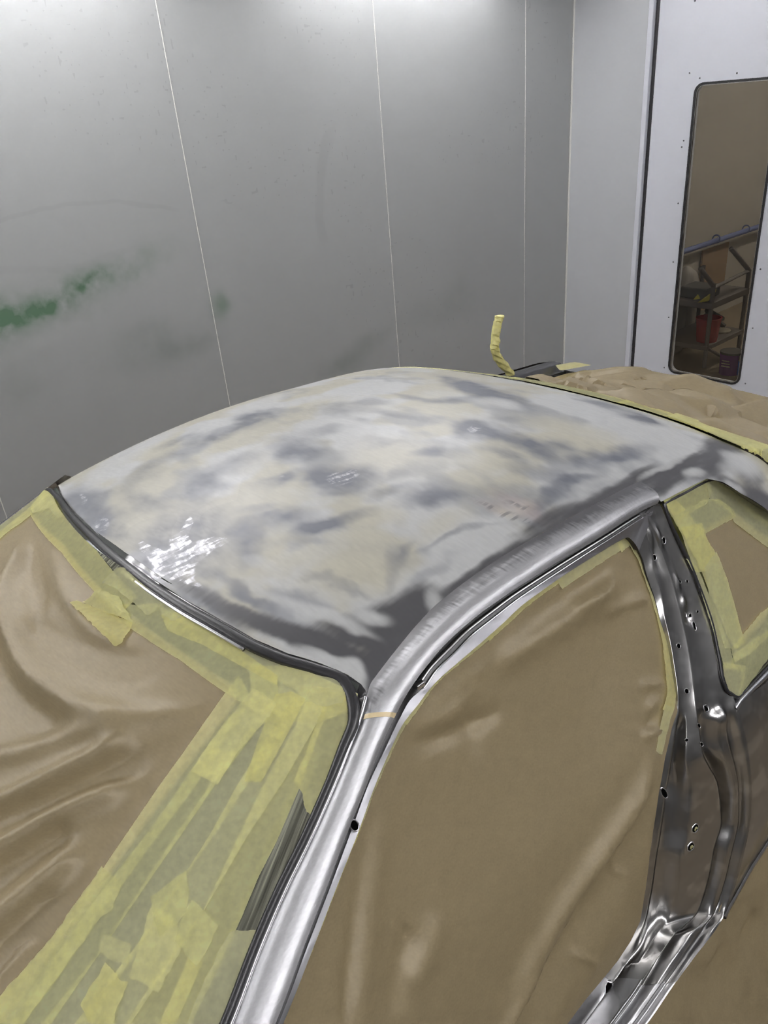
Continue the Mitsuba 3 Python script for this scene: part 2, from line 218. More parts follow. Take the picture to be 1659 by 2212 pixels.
def _cover(p, kinds, warp, sharp=1.):
    """How much each family of patches covers: ellipses in the roof's own x, y."""
    keep = 1.
    for k, cx, cy, a, b, c, d, s in _BL:
        if k not in kinds: continue
        u, v = p.x + warp[0] - cx, p.y + warp[1] - cy
        q = dr.square(a * u + b * v) + dr.square(c * u + d * v)
        keep = keep * (1 - s * dr.exp(-q * q * .35 - q * .35))
    return 1 - keep
def _warp(p):
    return ((tfbm(p.x * 9, p.y * 9, 1, 3) - .5) * .048 + (tfbm(p.x * 40, p.y * 28, 5, 3) - .5) * .022, (tfbm(p.x * 9, p.y * 9, 8, 3) - .5) * .06 + (tfbm(p.x * 34, p.y * 24, 3, 3) - .5) * .024)
def _roof(p, n, uv):
    w = _warp(p)
    f = tfbm(p.x * 7, p.y * 7, 2, 4); g = tfbm(p.x * 26, p.y * 20, 4, 3) - .5
    fine = tfbm(p.x * 240, p.y * 60, 1, 2) - .5
    base = mix(mi.Color3f(.41, .414, .412), mi.Color3f(.38, .366, .308), sst(.42, .62, f))
    base = mix(base, mi.Color3f(.235, .242, .251), .75 * sst(.52, .70, tfbm(p.x * 8 + 3, p.y * 6, 9, 4)))
    c = mix(base, mi.Color3f(.41, .392, .32), _cover(p, (2,), w))
    blue = _cover(p, (0,), w)
    c = mix(c, mi.Color3f(.118, .127, .153), dr.clip(blue * (1.08 + 1.0 * g), 0, .97))
    c = mix(c, mi.Color3f(.40, .27, .22), .6 * _cover(p, (4,), w))
    c = mix(c, mi.Color3f(.05, .05, .053), sst(.12, .92, _cover(p, (1,), (w[0] * .28, w[1] * .28)) + .10 * g + .16 * (tfbm(p.x * 30, p.y * 150, 14, 2) - .5)))
    c = mix(c, mi.Color3f(.42, .424, .42), sst(.1, .95, _cover(p, (3,), (w[0] * .5, w[1] * .5)) + .15 * g))
    st = _cover(p, (5,), w) * sst(.45, .62, tfbm(p.x * 25, p.y * 190, 6, 2))
    c = mix(c, mi.Color3f(.12, .12, .13), st)
    # feathered contour lines left by sanding through the coats
    k = tfbm(p.x * 4.4 + .3, p.y * 4.0, 11, 3) + .02 * g
    lay_ = (sst(.47, .468, k) * sst(.40, .47, k) + .8 * sst(.56, .558, k) * sst(.50, .56, k)) * sst(.4, .6, tfbm(p.x * 3, p.y * 3, 21, 2))
    c = c * (1 - mi.Color3f(.05, .045, .04) * lay_)
    return c * (1 + .10 * fine)
def _bare(p, n, uv):
    w = _warp(p)
    cov = _cover(p, (6,), (w[0] * .4, w[1] * .4))
    s1 = tfbm(p.x * 60 + p.y * 140, p.y * 60 - p.x * 30, 2, 3); s2 = tfbm(p.x * 240 - p.y * 60, p.y * 90 + p.x * 40, 6, 3)
    return dr.clip(sst(.30, .62, cov) * (.10 + 1.0 * sst(.42, .64, s1)) * (.35 + .8 * sst(.38, .62, s2)), 0, 1) * sst(.34, .5, cov + .5 * (s1 - .5))
scene['m_roof'] = {'type': 'twosided', 'b': {'type': 'blendbsdf', 'weight': proc(_bare), 'a': pr(proc(_roof), .40, spec=.42), 'b': pr((.42, .42, .44), .40, 1.)}}

# ------------------------------------------------------------------ surfaces of the car
CY = 1.22                                   # the car's centre line
def zroof(x, y):                            # roof skin, rear pillars included
    q = np.abs(y - CY) / .56
    t = np.clip((x - 1.2) / .45, 0, 1)
    return 1.297 - .2 * (x - 1) ** 2 - (1 - .35 * t * t * (3 - 2 * t)) * (.054 * q ** 2 + .021 * q ** 6) - 1.6 * np.maximum(q - 1.04, 0) ** 2 - .25 * np.maximum(x - 1.56, 0) ** 2
def hw(s): return .54 + .342 * s            # half width of the windscreen, s metres down from the header
def ws(a, s):                               # windscreen surface: a metres from the centre line, s metres down
    a, s = np.asarray(a, float), np.asarray(s, float)
    u2 = 1 - (a / hw(s)) ** 2
    return np.stack([(.527 - .876 * s - (.085 + .10 * s) * u2), CY + a, 1.19 - .482 * s + .048 * u2], -1)
_SZ = np.array([-.2, .1, .3, .45, .6, .75, .84, .9, 1.0, 1.1, 1.2, 1.25, 1.4])
_SY = np.array([.37, .345, .335, .338, .352, .388, .425, .462, .525, .585, .638, .662, .73])
_side = PchipInterpolator(_SZ, _SY)
def yside(x, z):                            # the car's near side: bulges out to the belt line, leans in to the roof and towards the front
    t = np.clip((.60 - np.asarray(x, float)) / .45, 0, 1)
    return _side(np.clip(z, -.2, 1.4)) - .02 * t * t * (3 - 2 * t)
def zdeck(x, y):                            # rear window and boot, under their paper
    x = np.asarray(x, float); q = (y - CY) / .6
    return np.interp(x, [1.5, 1.64, 1.70, 1.78, 1.95, 2.2, 2.45, 3.0], [1.24, 1.205, 1.188, 1.175, 1.110, 1.005, .952, .92]) - .05 * q ** 2

# measured outlines, metres: a,s on the windscreen; x,z on the side; x,y on the roof; else x,y,z
TW = {'corner_pillar': [[0.6003,0.158],[0.5693,0.0737],[0.5644,0.0168],[0.4867,0.0117],[0.4904,0.0581],[0.4949,0.1013],[0.5056,0.1569]],'corner_pillar_lower': [[0.5388,0.1565],[0.5055,0.0633],[0.4554,0.0638],[0.4674,0.1153],[0.4583,0.1589]],'far_header': [[0.5207,0.07],[0.5679,0.0284],[0.5231,0.0086],[0.2905,0.0122],[0.0808,0.0163],[-0.0222,0.0281],[-0.1126,0.038],[-0.1104,0.0746],[-0.0052,0.0692],[0.1679,0.0583]],'far_corner': [[0.5592,0.0287],[0.531,0.008],[0.427,0.0093],[0.2943,0.0135],[0.3092,0.0238],[0.4026,0.028],[0.4611,0.0645],[0.5117,0.0655]],'thin_header': [[0.1134,0.0161],[-0.0148,0.0131],[-0.0367,0.0161],[-0.0102,0.0251],[0.0653,0.0187]],'torn_across': [[-0.0135,0.0187],[-0.0249,0.013],[-0.1694,0.0149],[-0.1717,0.0278],[-0.1629,0.0528],[-0.0526,0.0458],[-0.0111,0.0518],[-0.0086,0.0378]],'crumpled': [[-0.0165,0.0653],[-0.079,0.0536],[-0.1504,0.0731],[-0.0908,0.0834],[-0.0173,0.0943],[-0.0179,0.0794]],'flap': [[-0.0067,0.1057],[-0.0101,0.0974],[-0.0766,0.0823],[-0.1495,0.0744],[-0.1583,0.0857],[-0.1702,0.106],[-0.1648,0.1164],[-0.0936,0.1099]],'header_lower': [[-0.0969,0.0695],[-0.102,0.0559],[-0.1273,0.0484],[-0.1572,0.0305],[-0.2075,0.0308],[-0.2943,0.0393],[-0.4342,0.0414],[-0.4516,0.0585],[-0.4587,0.0925],[-0.383,0.0905],[-0.2802,0.0827],[-0.1537,0.0824]],'header_near': [[-0.1713,0.0215],[-0.2,0.0197],[-0.2524,0.0202],[-0.31,0.0155],[-0.3712,0.0149],[-0.4263,0.0134],[-0.4766,0.006],[-0.5132,0.004],[-0.5324,0.008],[-0.5464,0.0208],[-0.537,0.0255],[-0.4686,0.0438],[-0.4025,0.0439],[-0.3151,0.0398],[-0.2159,0.0378]],'under_patch': [[-0.384,0.043],[-0.4435,0.0141],[-0.5444,0.0124],[-0.5551,0.0305],[-0.5316,0.0654],[-0.4782,0.092],[-0.4181,0.0749]],'header_wedge': [[-0.184,0.0415],[-0.2179,0.0198],[-0.3087,0.0239],[-0.4324,0.0375],[-0.4411,0.0493],[-0.3893,0.0486],[-0.2936,0.0482],[-0.2204,0.0562]],'header_sliver': [[-0.1685,0.0172],[-0.1978,0.0188],[-0.2229,0.022],[-0.218,0.0396],[-0.1856,0.0407],[-0.1666,0.0328]],'fan1': [[-0.3817,0.0613],[-0.4,0.0694],[-0.4271,0.0847],[-0.4379,0.1632],[-0.4462,0.2111],[-0.4539,0.3109],[-0.465,0.404],[-0.4734,0.4679],[-0.4768,0.525],[-0.4844,0.6503],[-0.4217,0.6894],[-0.4264,0.5544],[-0.4316,0.4413],[-0.42,0.3433],[-0.4028,0.2333],[-0.3971,0.183],[-0.3842,0.0908]],'fan2': [[-0.4514,0.0704],[-0.4689,0.0813],[-0.4631,0.1109],[-0.4687,0.1997],[-0.4805,0.2956],[-0.4949,0.4123],[-0.5068,0.5078],[-0.5217,0.6278],[-0.4858,0.6495],[-0.4659,0.5313],[-0.4509,0.4425],[-0.4436,0.393],[-0.4345,0.2591],[-0.4218,0.1727],[-0.4144,0.1121]],'fan3': [[-0.446,0.0437],[-0.4709,0.0466],[-0.495,0.0606],[-0.5034,0.1391],[-0.5048,0.1813],[-0.514,0.2479],[-0.5186,0.2989],[-0.5356,0.4105],[-0.5426,0.4876],[-0.5533,0.609],[-0.497,0.6427],[-0.4953,0.5143],[-0.4938,0.417],[-0.4752,0.2983],[-0.4622,0.203],[-0.4524,0.1125]],'fan4': [[-0.4723,0.0379],[-0.4863,0.035],[-0.5218,0.0511],[-0.5417,0.1521],[-0.5506,0.2291],[-0.5684,0.3239],[-0.5803,0.412],[-0.5853,0.464],[-0.5965,0.5839],[-0.5316,0.6219],[-0.5295,0.4949],[-0.5277,0.3885],[-0.5168,0.2985],[-0.5094,0.2502],[-0.4943,0.1866],[-0.48,0.0987]],'fan5': [[-0.4853,0.0291],[-0.5071,0.0231],[-0.5316,0.0654],[-0.5644,0.1513],[-0.5861,0.2202],[-0.5963,0.2631],[-0.6142,0.3199],[-0.6281,0.3699],[-0.6432,0.4328],[-0.6697,0.5429],[-0.5956,0.5844],[-0.5808,0.4665],[-0.574,0.4126],[-0.5674,0.3244],[-0.543,0.2409],[-0.5235,0.1719],[-0.5043,0.0866]],'fan6': [[-0.5518,0.1002],[-0.5733,0.1468],[-0.6042,0.1759],[-0.6241,0.2408],[-0.6483,0.3147],[-0.654,0.3337],[-0.6433,0.3507],[-0.6247,0.366],[-0.6074,0.3234],[-0.5853,0.2517],[-0.5683,0.1987],[-0.5481,0.1311]],'corner_near': [[-0.5111,0.029],[-0.5289,0.0178],[-0.5446,0.0194],[-0.5531,0.0261],[-0.5643,0.0505],[-0.5774,0.0917],[-0.5907,0.1359],[-0.6037,0.1761],[-0.5919,0.1746],[-0.5697,0.1562],[-0.5529,0.1493],[-0.5364,0.1005]],'corner_cap': [[-0.4853,0.0291],[-0.4988,0.024],[-0.5289,0.0178],[-0.5363,0.0322],[-0.5185,0.0488],[-0.4908,0.0517]],'pillar_foot': [[-0.6148,0.3243],[-0.6305,0.3168],[-0.6442,0.3127],[-0.6611,0.3622],[-0.6749,0.4072],[-0.6773,0.4149],[-0.7061,0.5232],[-0.6657,0.5451],[-0.6402,0.4344],[-0.6218,0.3788],[-0.6107,0.3294]],'short2': [[-0.4149,0.0677],[-0.437,0.068],[-0.4593,0.072],[-0.461,0.0813],[-0.4631,0.1109],[-0.4636,0.1539],[-0.4711,0.1963],[-0.4467,0.198],[-0.4261,0.1976],[-0.4199,0.1603]],'short2_top': [[-0.4181,0.0749],[-0.4249,0.0684],[-0.4602,0.0731],[-0.4662,0.0918],[-0.4489,0.095],[-0.4288,0.0948]],'short2_foot': [[-0.4199,0.1603],[-0.4406,0.1574],[-0.4631,0.1534],[-0.4711,0.1963],[-0.4583,0.1964],[-0.4261,0.1976]],'edge_over': [[-0.4167,0.3444],[-0.4243,0.3456],[-0.4554,0.347],[-0.4637,0.3621],[-0.4712,0.3755],[-0.4646,0.3853],[-0.4684,0.4357],[-0.4737,0.482],[-0.4768,0.525],[-0.4844,0.6503],[-0.4217,0.6894],[-0.4264,0.5544],[-0.4294,0.4468],[-0.423,0.3906]],'fan_low': [[-0.5905,0.3737],[-0.6078,0.3692],[-0.6179,0.4003],[-0.63,0.4399],[-0.6625,0.5468],[-0.6463,0.5558],[-0.6144,0.4482],[-0.6019,0.406]],'fan_high': [[-0.4497,0.061],[-0.466,0.0482],[-0.49,0.049],[-0.5061,0.1157],[-0.5177,0.1678],[-0.4989,0.1773],[-0.4747,0.124]],'leaf': [[-0.5146,0.2978],[-0.5012,0.3421],[-0.5109,0.3493],[-0.5264,0.3593],[-0.5435,0.3712],[-0.5514,0.3473],[-0.5528,0.3345],[-0.5392,0.3164]],'torn_centre': [[-0.548,0.3211],[-0.5662,0.3238],[-0.5951,0.3298],[-0.6017,0.3551],[-0.6057,0.3748],[-0.5814,0.3699],[-0.5635,0.3659],[-0.5526,0.3449]],'low_patch': [[-0.4816,0.401],[-0.4979,0.3969],[-0.5226,0.3931],[-0.5355,0.414],[-0.5269,0.413],[-0.5112,0.4163],[-0.4938,0.417]],'low_leaf': [[-0.5104,0.422],[-0.526,0.4221],[-0.5368,0.4259],[-0.5508,0.4251],[-0.5569,0.4414],[-0.5616,0.4542],[-0.5736,0.4677],[-0.5541,0.4785],[-0.5201,0.4684],[-0.5158,0.4556],[-0.514,0.4436],[-0.5147,0.4323]],'mid_patch': [[-0.5078,0.3485],[-0.5312,0.3477],[-0.5504,0.3478],[-0.5742,0.3637],[-0.5814,0.3917],[-0.588,0.4163],[-0.5683,0.4168],[-0.5452,0.4197],[-0.5355,0.3961]]}
WSPAPER = [[0.5243,0.0699],[0.1885,0.0474],[-0.0117,0.0604],[-0.1547,0.0684],[-0.2783,0.0725],[-0.3808,0.0772],[-0.4085,0.0876],[-0.4152,0.1834],[-0.42,0.2387],[-0.4334,0.3465],[-0.4457,0.4454],[-0.4553,0.5484],[-0.4647,0.6674],[-0.2409,0.8149],[0.2352,0.5917],[0.686,0.4034],[0.5335,0.1735]]
WSFOLD = [([[0.4168,0.0661],[0.2935,0.112],[0.1913,0.1693],[0.0645,0.2023],[-0.0698,0.2201],[-0.1866,0.213],[-0.2819,0.1856],[-0.3664,0.1358]],0.0234,0.02),([[0.4038,0.0522],[0.2033,0.0645],[0.0481,0.0962],[-0.0849,0.1093],[-0.1816,0.0981],[-0.2315,0.0799]],0.018,0.016),([[0.3275,0.0465],[0.1257,0.061],[-0.0059,0.0778]],0.0126,0.01),([[0.3844,0.0864],[0.1876,0.1137],[0.0496,0.1466]],-0.0126,0.012),([[0.0762,0.1736],[-0.0501,0.1668],[-0.161,0.1497],[-0.2653,0.1082]],-0.0144,0.022),([[0.261,0.2441],[0.0424,0.2576],[-0.1055,0.2623],[-0.2343,0.2372]],-0.0144,0.03),([[-0.099,0.3637],[-0.1726,0.3006],[-0.2413,0.2336],[-0.3213,0.2008]],0.0126,0.018),([[-0.179,0.4036],[-0.2324,0.3373],[-0.2776,0.2687],[-0.3221,0.1927]],0.0162,0.016),([[-0.1989,0.4142],[-0.2615,0.34],[-0.3145,0.2718],[-0.3619,0.2104]],-0.0162,0.02),([[-0.2488,0.4421],[-0.2893,0.3746],[-0.3261,0.3054],[-0.3701,0.243]],0.018,0.018),([[-0.2947,0.4692],[-0.3144,0.3916],[-0.3441,0.3274]],-0.0162,0.02),([[-0.337,0.4954],[-0.3588,0.4229],[-0.3766,0.3374]],0.0198,0.02),([[-0.3812,0.5239],[-0.3882,0.4658],[-0.3971,0.3921]],-0.0162,0.02),([[-0.4132,0.5454],[-0.416,0.486],[-0.4164,0.4438]],0.0162,0.02)]
RAIL_IN = [[0.0597,0.5082,0.9361],[0.1747,0.5437,0.9966],[0.2394,0.569,1.0322],[0.2944,0.5871,1.0614],[0.356,0.6032,1.0928],[0.4139,0.6214,1.1233],[0.4576,0.6371,1.1469],[0.4913,0.6499,1.1653],[0.5195,0.6639,1.1817],[0.545,0.6779,1.1877],[0.5705,0.6825,1.1939],[0.6122,0.6898,1.2034],[0.6608,0.6973,1.2131],[0.7154,0.7027,1.2217],[0.7759,0.703,1.2279],[0.8439,0.701,1.2324],[0.9235,0.6966,1.2346],[1.0076,0.6911,1.2339],[1.0858,0.6881,1.2314],[1.1842,0.686,1.2253],[1.2901,0.6809,1.2158],[1.2954,0.66,1.2076]]
RAIL_OUT = [[0.0908,0.4708,0.9456],[0.2119,0.5056,0.9992],[0.2739,0.529,1.033],[0.3333,0.5508,1.0631],[0.3916,0.5725,1.0937],[0.4452,0.5908,1.1202],[0.4877,0.6063,1.1447],[0.5278,0.618,1.1635],[0.5578,0.6256,1.1766],[0.5905,0.6317,1.1875],[0.6196,0.6356,1.1951],[0.6599,0.6398,1.2036],[0.7106,0.6425,1.2091],[0.7617,0.6437,1.2115],[0.8198,0.6437,1.2115],[0.8801,0.6428,1.2096],[0.9505,0.6416,1.2073],[1.0243,0.6395,1.203],[1.0995,0.6379,1.1998],[1.1773,0.6367,1.1973],[1.2381,0.6345,1.1931],[1.2698,0.6323,1.1886]]
CHAN = [[0.0947,0.4773,0.9275],[0.2182,0.5128,0.9816],[0.2821,0.5366,1.0153],[0.3429,0.5589,1.0457],[0.4026,0.5813,1.0765],[0.4607,0.6027,1.1076],[0.5026,0.6149,1.1259],[0.5458,0.627,1.1453],[0.5788,0.6341,1.1575],[0.6068,0.6355,1.1599],[0.641,0.6405,1.1695],[0.6819,0.6424,1.1733],[0.7343,0.6461,1.1804],[0.7854,0.6468,1.1818],[0.8432,0.6477,1.1837],[0.9059,0.6472,1.1826],[0.972,0.6463,1.1808],[1.0493,0.6451,1.1785],[1.1269,0.6436,1.1755],[1.2003,0.6424,1.1733],[1.2535,0.6413,1.171],[1.2838,0.6401,1.1689]]
FLANGE = [[0.0968,0.4714,0.9277],[0.2203,0.5073,0.9821],[0.2877,0.531,1.0149],[0.3489,0.5533,1.045],[0.4102,0.5753,1.0746],[0.4652,0.5959,1.1044],[0.5122,0.6107,1.1268],[0.548,0.6202,1.1418],[0.5842,0.6251,1.1495],[0.6114,0.6289,1.1563],[0.6447,0.6313,1.1607],[0.684,0.6326,1.1628],[0.7399,0.6343,1.1659],[0.7946,0.6364,1.1696],[0.8503,0.639,1.1744],[0.9201,0.641,1.1722],[0.9922,0.6424,1.1685],[1.0677,0.6426,1.1628],[1.1461,0.6423,1.1561],[1.1826,0.6421,1.1496],[1.1983,0.634,1.1308],[1.203,0.6276,1.1154]]
PILLAR = [[[1.1965,0.6417,1.1414],[1.2278,0.6396,1.1487],[1.2501,0.6437,1.1758],[1.2861,0.6366,1.1815]],[[1.203,0.6364,1.1267],[1.2317,0.6338,1.1354],[1.2521,0.6364,1.1578],[1.2909,0.6323,1.1705]],[[1.2095,0.6217,1.0954],[1.232,0.6185,1.105],[1.2574,0.6229,1.1287],[1.2936,0.6217,1.1477]],[[1.2044,0.6063,1.0644],[1.2202,0.6022,1.0744],[1.2551,0.6044,1.0919],[1.298,0.6026,1.11]],[[1.2014,0.5867,1.0287],[1.2134,0.5801,1.035],[1.2513,0.5806,1.0502],[1.3016,0.5762,1.0641]],[[1.1895,0.5637,0.9882],[1.1961,0.5584,0.997],[1.2394,0.5554,1.0078],[1.2971,0.546,1.0147]],[[1.1801,0.5424,0.9513],[1.1821,0.5366,0.9598],[1.2223,0.5271,0.9612],[1.2874,0.5129,0.9615]],[[1.1576,0.5164,0.907],[1.1609,0.5116,0.9178],[1.2004,0.4996,0.9167],[1.2611,0.476,0.9032]],[[1.139,0.4963,0.8727],[1.141,0.4908,0.8826],[1.1773,0.4773,0.8803],[1.2436,0.4495,0.862]],[[1.1242,0.4901,0.8514],[1.1291,0.4797,0.8531],[1.1558,0.4573,0.8481],[1.2496,0.4283,0.8346]],[[1.0985,0.4855,0.8288],[1.1126,0.4716,0.8227],[1.1443,0.4425,0.8183],[1.2427,0.4109,0.8101]],[[1.0595,0.4747,0.7885],[1.079,0.4582,0.7727],[1.1331,0.422,0.768],[1.2449,0.3863,0.7445]],[[1.0233,0.4616,0.7291],[1.0479,0.447,0.7133],[1.1637,0.3948,0.6754],[1.2405,0.361,0.6506]],[[0.9894,0.4487,0.6678],[1.0123,0.4328,0.6473],[1.1674,0.3786,0.5859],[1.2288,0.3457,0.5581]],[[0.9712,0.4414,0.6129],[0.9918,0.4261,0.5933],[1.1387,0.3737,0.5407],[1.2053,0.338,0.4878]],[[0.9548,0.4352,0.5333],[0.9754,0.4201,0.5197],[1.1166,0.3679,0.461],[1.1768,0.334,0.4173]],[[0.9442,0.4338,0.4683],[0.9593,0.4181,0.4533],[1.0783,0.3665,0.3989],[1.1375,0.3317,0.3657]],[[0.9145,0.4343,0.4394],[0.9313,0.4164,0.4203],[0.9772,0.3676,0.4391],[1.0929,0.3304,0.367]],[[0.873,0.4355,0.4225],[0.8836,0.4152,0.4028],[0.9117,0.3676,0.4373],[0.9973,0.3295,0.3892]],[[0.819,0.437,0.4187],[0.8331,0.4144,0.3978],[0.8401,0.3674,0.43],[0.9103,0.3286,0.4029]],[[0.7644,0.4372,0.4244],[0.7856,0.4143,0.3909],[0.7808,0.3675,0.4331],[0.8587,0.3285,0.4018]],[[0.6979,0.4372,0.4257],[0.7245,0.4142,0.3895],[0.7454,0.3676,0.4366],[0.8006,0.3286,0.4047]],[[0.6146,0.4372,0.4236],[0.6452,0.4144,0.396],[0.6579,0.368,0.4497],[0.7229,0.3286,0.4029]],[[0.413,0.4308,0.4582],[0.4431,0.4097,0.4267],[0.4633,0.3652,0.4822],[0.5145,0.3278,0.4413]]]
QW = [[1.3005,1.1765],[1.3742,1.1703],[1.4802,1.1601],[1.5046,1.1489],[1.5766,1.0893],[1.6509,1.0266],[1.7283,0.958],[1.8293,0.8596],[1.9875,0.708],[1.7515,0.759],[1.5498,0.7903],[1.4175,0.8127],[1.272,0.8192],[1.2553,0.8298],[1.2411,0.8491],[1.2431,0.8649],[1.2633,0.9014],[1.2897,0.9598],[1.2995,1.013],[1.304,1.0626],[1.3005,1.1085],[1.2978,1.1452]]
TQ = {'top_patch': [[1.3026,1.1829],[1.4287,1.172],[1.4659,1.1646],[1.4671,1.1428],[1.4376,1.131],[1.359,1.1375],[1.32,1.139],[1.3103,1.1595]],'front_upper': [[1.3027,1.1807],[1.3373,1.1603],[1.3541,1.1372],[1.3773,1.09],[1.3926,1.0327],[1.3689,1.0377],[1.3332,1.0349],[1.3103,1.044],[1.3192,1.1118]],'cross': [[1.3133,1.1415],[1.4362,1.1294],[1.481,1.1135],[1.5126,1.082],[1.5115,1.0757],[1.3808,1.0887],[1.331,1.0947],[1.3186,1.1163]],'roofline': [[1.4644,1.1629],[1.4939,1.1511],[1.5352,1.117],[1.5683,1.069],[1.639,0.9996],[1.7404,0.9046],[1.6953,0.8792],[1.6018,0.9672],[1.5071,1.0661],[1.511,1.0804],[1.481,1.1135],[1.4569,1.1309]],'roofline_outer': [[1.4972,1.1491],[1.5708,1.0875],[1.6549,1.0137],[1.7635,0.9127],[1.7343,0.8997],[1.6334,0.9947],[1.5665,1.0673],[1.5352,1.117]],'front_inner': [[1.322,1.115],[1.3861,1.0996],[1.3781,1.0468],[1.3888,0.9913],[1.3682,0.9359],[1.3539,0.8912],[1.3247,0.8917],[1.3172,0.9161],[1.3241,0.9757],[1.3299,1.0362]],'front_bright': [[1.3938,1.0386],[1.3943,1.032],[1.3888,0.9913],[1.3744,0.946],[1.3507,0.8884],[1.3247,0.8917],[1.2924,0.9063],[1.3187,0.9884],[1.3399,1.0322]],'front_outer': [[1.304,1.0538],[1.3135,1.0427],[1.3089,0.9613],[1.3021,0.902],[1.2858,0.8702],[1.2655,0.8796],[1.2766,0.9115],[1.2925,0.9766],[1.3079,1.0325]],'foot': [[1.2648,0.882],[1.3152,0.8521],[1.2996,0.8402],[1.2682,0.8276],[1.2458,0.8491],[1.2451,0.8607]],'sill': [[1.3539,0.8912],[1.4521,0.8955],[1.4762,0.8929],[1.5169,0.8946],[1.7055,0.887],[1.6782,0.8553],[1.4781,0.8623],[1.3512,0.8671],[1.3028,0.8767],[1.3089,0.8905]],'sill_lower': [[1.3059,0.8795],[1.4747,0.8594],[1.6819,0.8585],[1.6889,0.826],[1.4491,0.8324],[1.3664,0.8291],[1.2784,0.8245],[1.3152,0.8521],[1.2858,0.8702]]}
QPAPER = [[1.3864,1.0903],[1.5176,1.0774],[1.6304,0.9626],[1.717,0.8819],[1.6962,0.8759],[1.5918,0.8809],[1.4762,0.8889],[1.3466,0.8853],[1.3881,0.9866],[1.3776,1.0422]]
DPAPER = [[0.0882,0.8965],[0.0991,0.8993],[0.2272,0.9539],[0.2971,0.9877],[0.3603,1.0189],[0.4237,1.0496],[0.4808,1.0803],[0.5294,1.1035],[0.5663,1.1193],[0.6036,1.1276],[0.6316,1.1349],[0.6659,1.1395],[0.7064,1.142],[0.7642,1.1454],[0.8206,1.1495],[0.878,1.1546],[0.9471,1.1549],[1.0181,1.1538],[1.0922,1.1506],[1.1687,1.1463],[1.2198,1.132],[1.2382,1.0825],[1.2237,1.0182],[1.1959,0.9434],[1.1737,0.8994],[1.1515,0.8675],[1.1266,0.849],[1.0943,0.8352],[1.0435,0.801],[0.9995,0.7593],[0.9601,0.708],[0.9345,0.6682],[0.9061,0.607],[0.8858,0.5553],[0.8525,0.5372],[0.8083,0.5304],[0.753,0.535],[0.7032,0.5397],[0.6444,0.5385],[0.567,0.5386],[0.3915,0.5677],[0.284,0.5964]]
DFOLD = [([[0.601,1.1146],[0.6554,1.111],[0.7649,1.1074]],0.0081,0.01),([[0.5515,1.0958],[0.6226,1.0642],[0.7075,1.0457],[0.7553,1.0392]],-0.0108,0.012),([[0.5926,1.1019],[0.6604,1.0873],[0.7321,1.0941]],0.0095,0.014),([[0.7523,1.1061],[0.8664,1.0935],[0.9829,1.0843],[1.1296,1.0753]],0.0162,0.022),([[0.8412,1.1471],[1.0001,1.1253],[1.1515,1.122]],-0.0081,0.022),([[0.7059,1.1214],[0.6892,1.0515],[0.651,1.0161]],-0.0068,0.02),([[1.1333,1.0993],[1.0769,1.0889],[0.9816,1.1009]],0.0108,0.01),([[1.0487,1.0555],[1.1467,1.0385],[1.2021,1.0237]],0.0081,0.008),([[1.0623,0.9224],[1.1065,0.9069],[1.1386,0.8897]],0.0081,0.007),([[1.0551,0.889],[1.1002,0.8832]],0.0081,0.007),([[1.009,0.8589],[1.0508,0.8501],[1.08,0.8324]],0.0108,0.007),([[1.028,0.8702],[1.095,0.8608]],-0.0081,0.007),([[0.473,1.0773],[0.4139,1.021],[0.3608,0.9671],[0.2811,0.877]],-0.0081,0.01),([[0.4866,1.0564],[0.4172,0.9882],[0.3665,0.9334],[0.2968,0.8645]],0.0081,0.02),([[1.0991,0.8415],[0.9795,0.7946],[0.8253,0.7626],[0.6654,0.7341],[0.5054,0.6572]],0.0216,0.022),([[1.1018,0.7654],[0.944,0.7138],[0.8234,0.6781],[0.6777,0.6572],[0.542,0.6149]],-0.0297,0.05),([[0.7408,0.7265],[0.643,0.708],[0.5244,0.6789],[0.4926,0.6715]],0.0081,0.008),([[0.4897,0.8922],[0.452,0.8717],[0.393,0.86]],0.0095,0.022),([[0.4456,0.9072],[0.4052,0.8871],[0.3578,0.8509]],-0.0081,0.02),([[0.6991,0.6367],[0.7455,0.5785],[0.7241,0.578]],0.0081,0.006),([[0.8599,0.7742],[0.8627,0.6832],[0.8939,0.6548]],0.0054,0.005)]
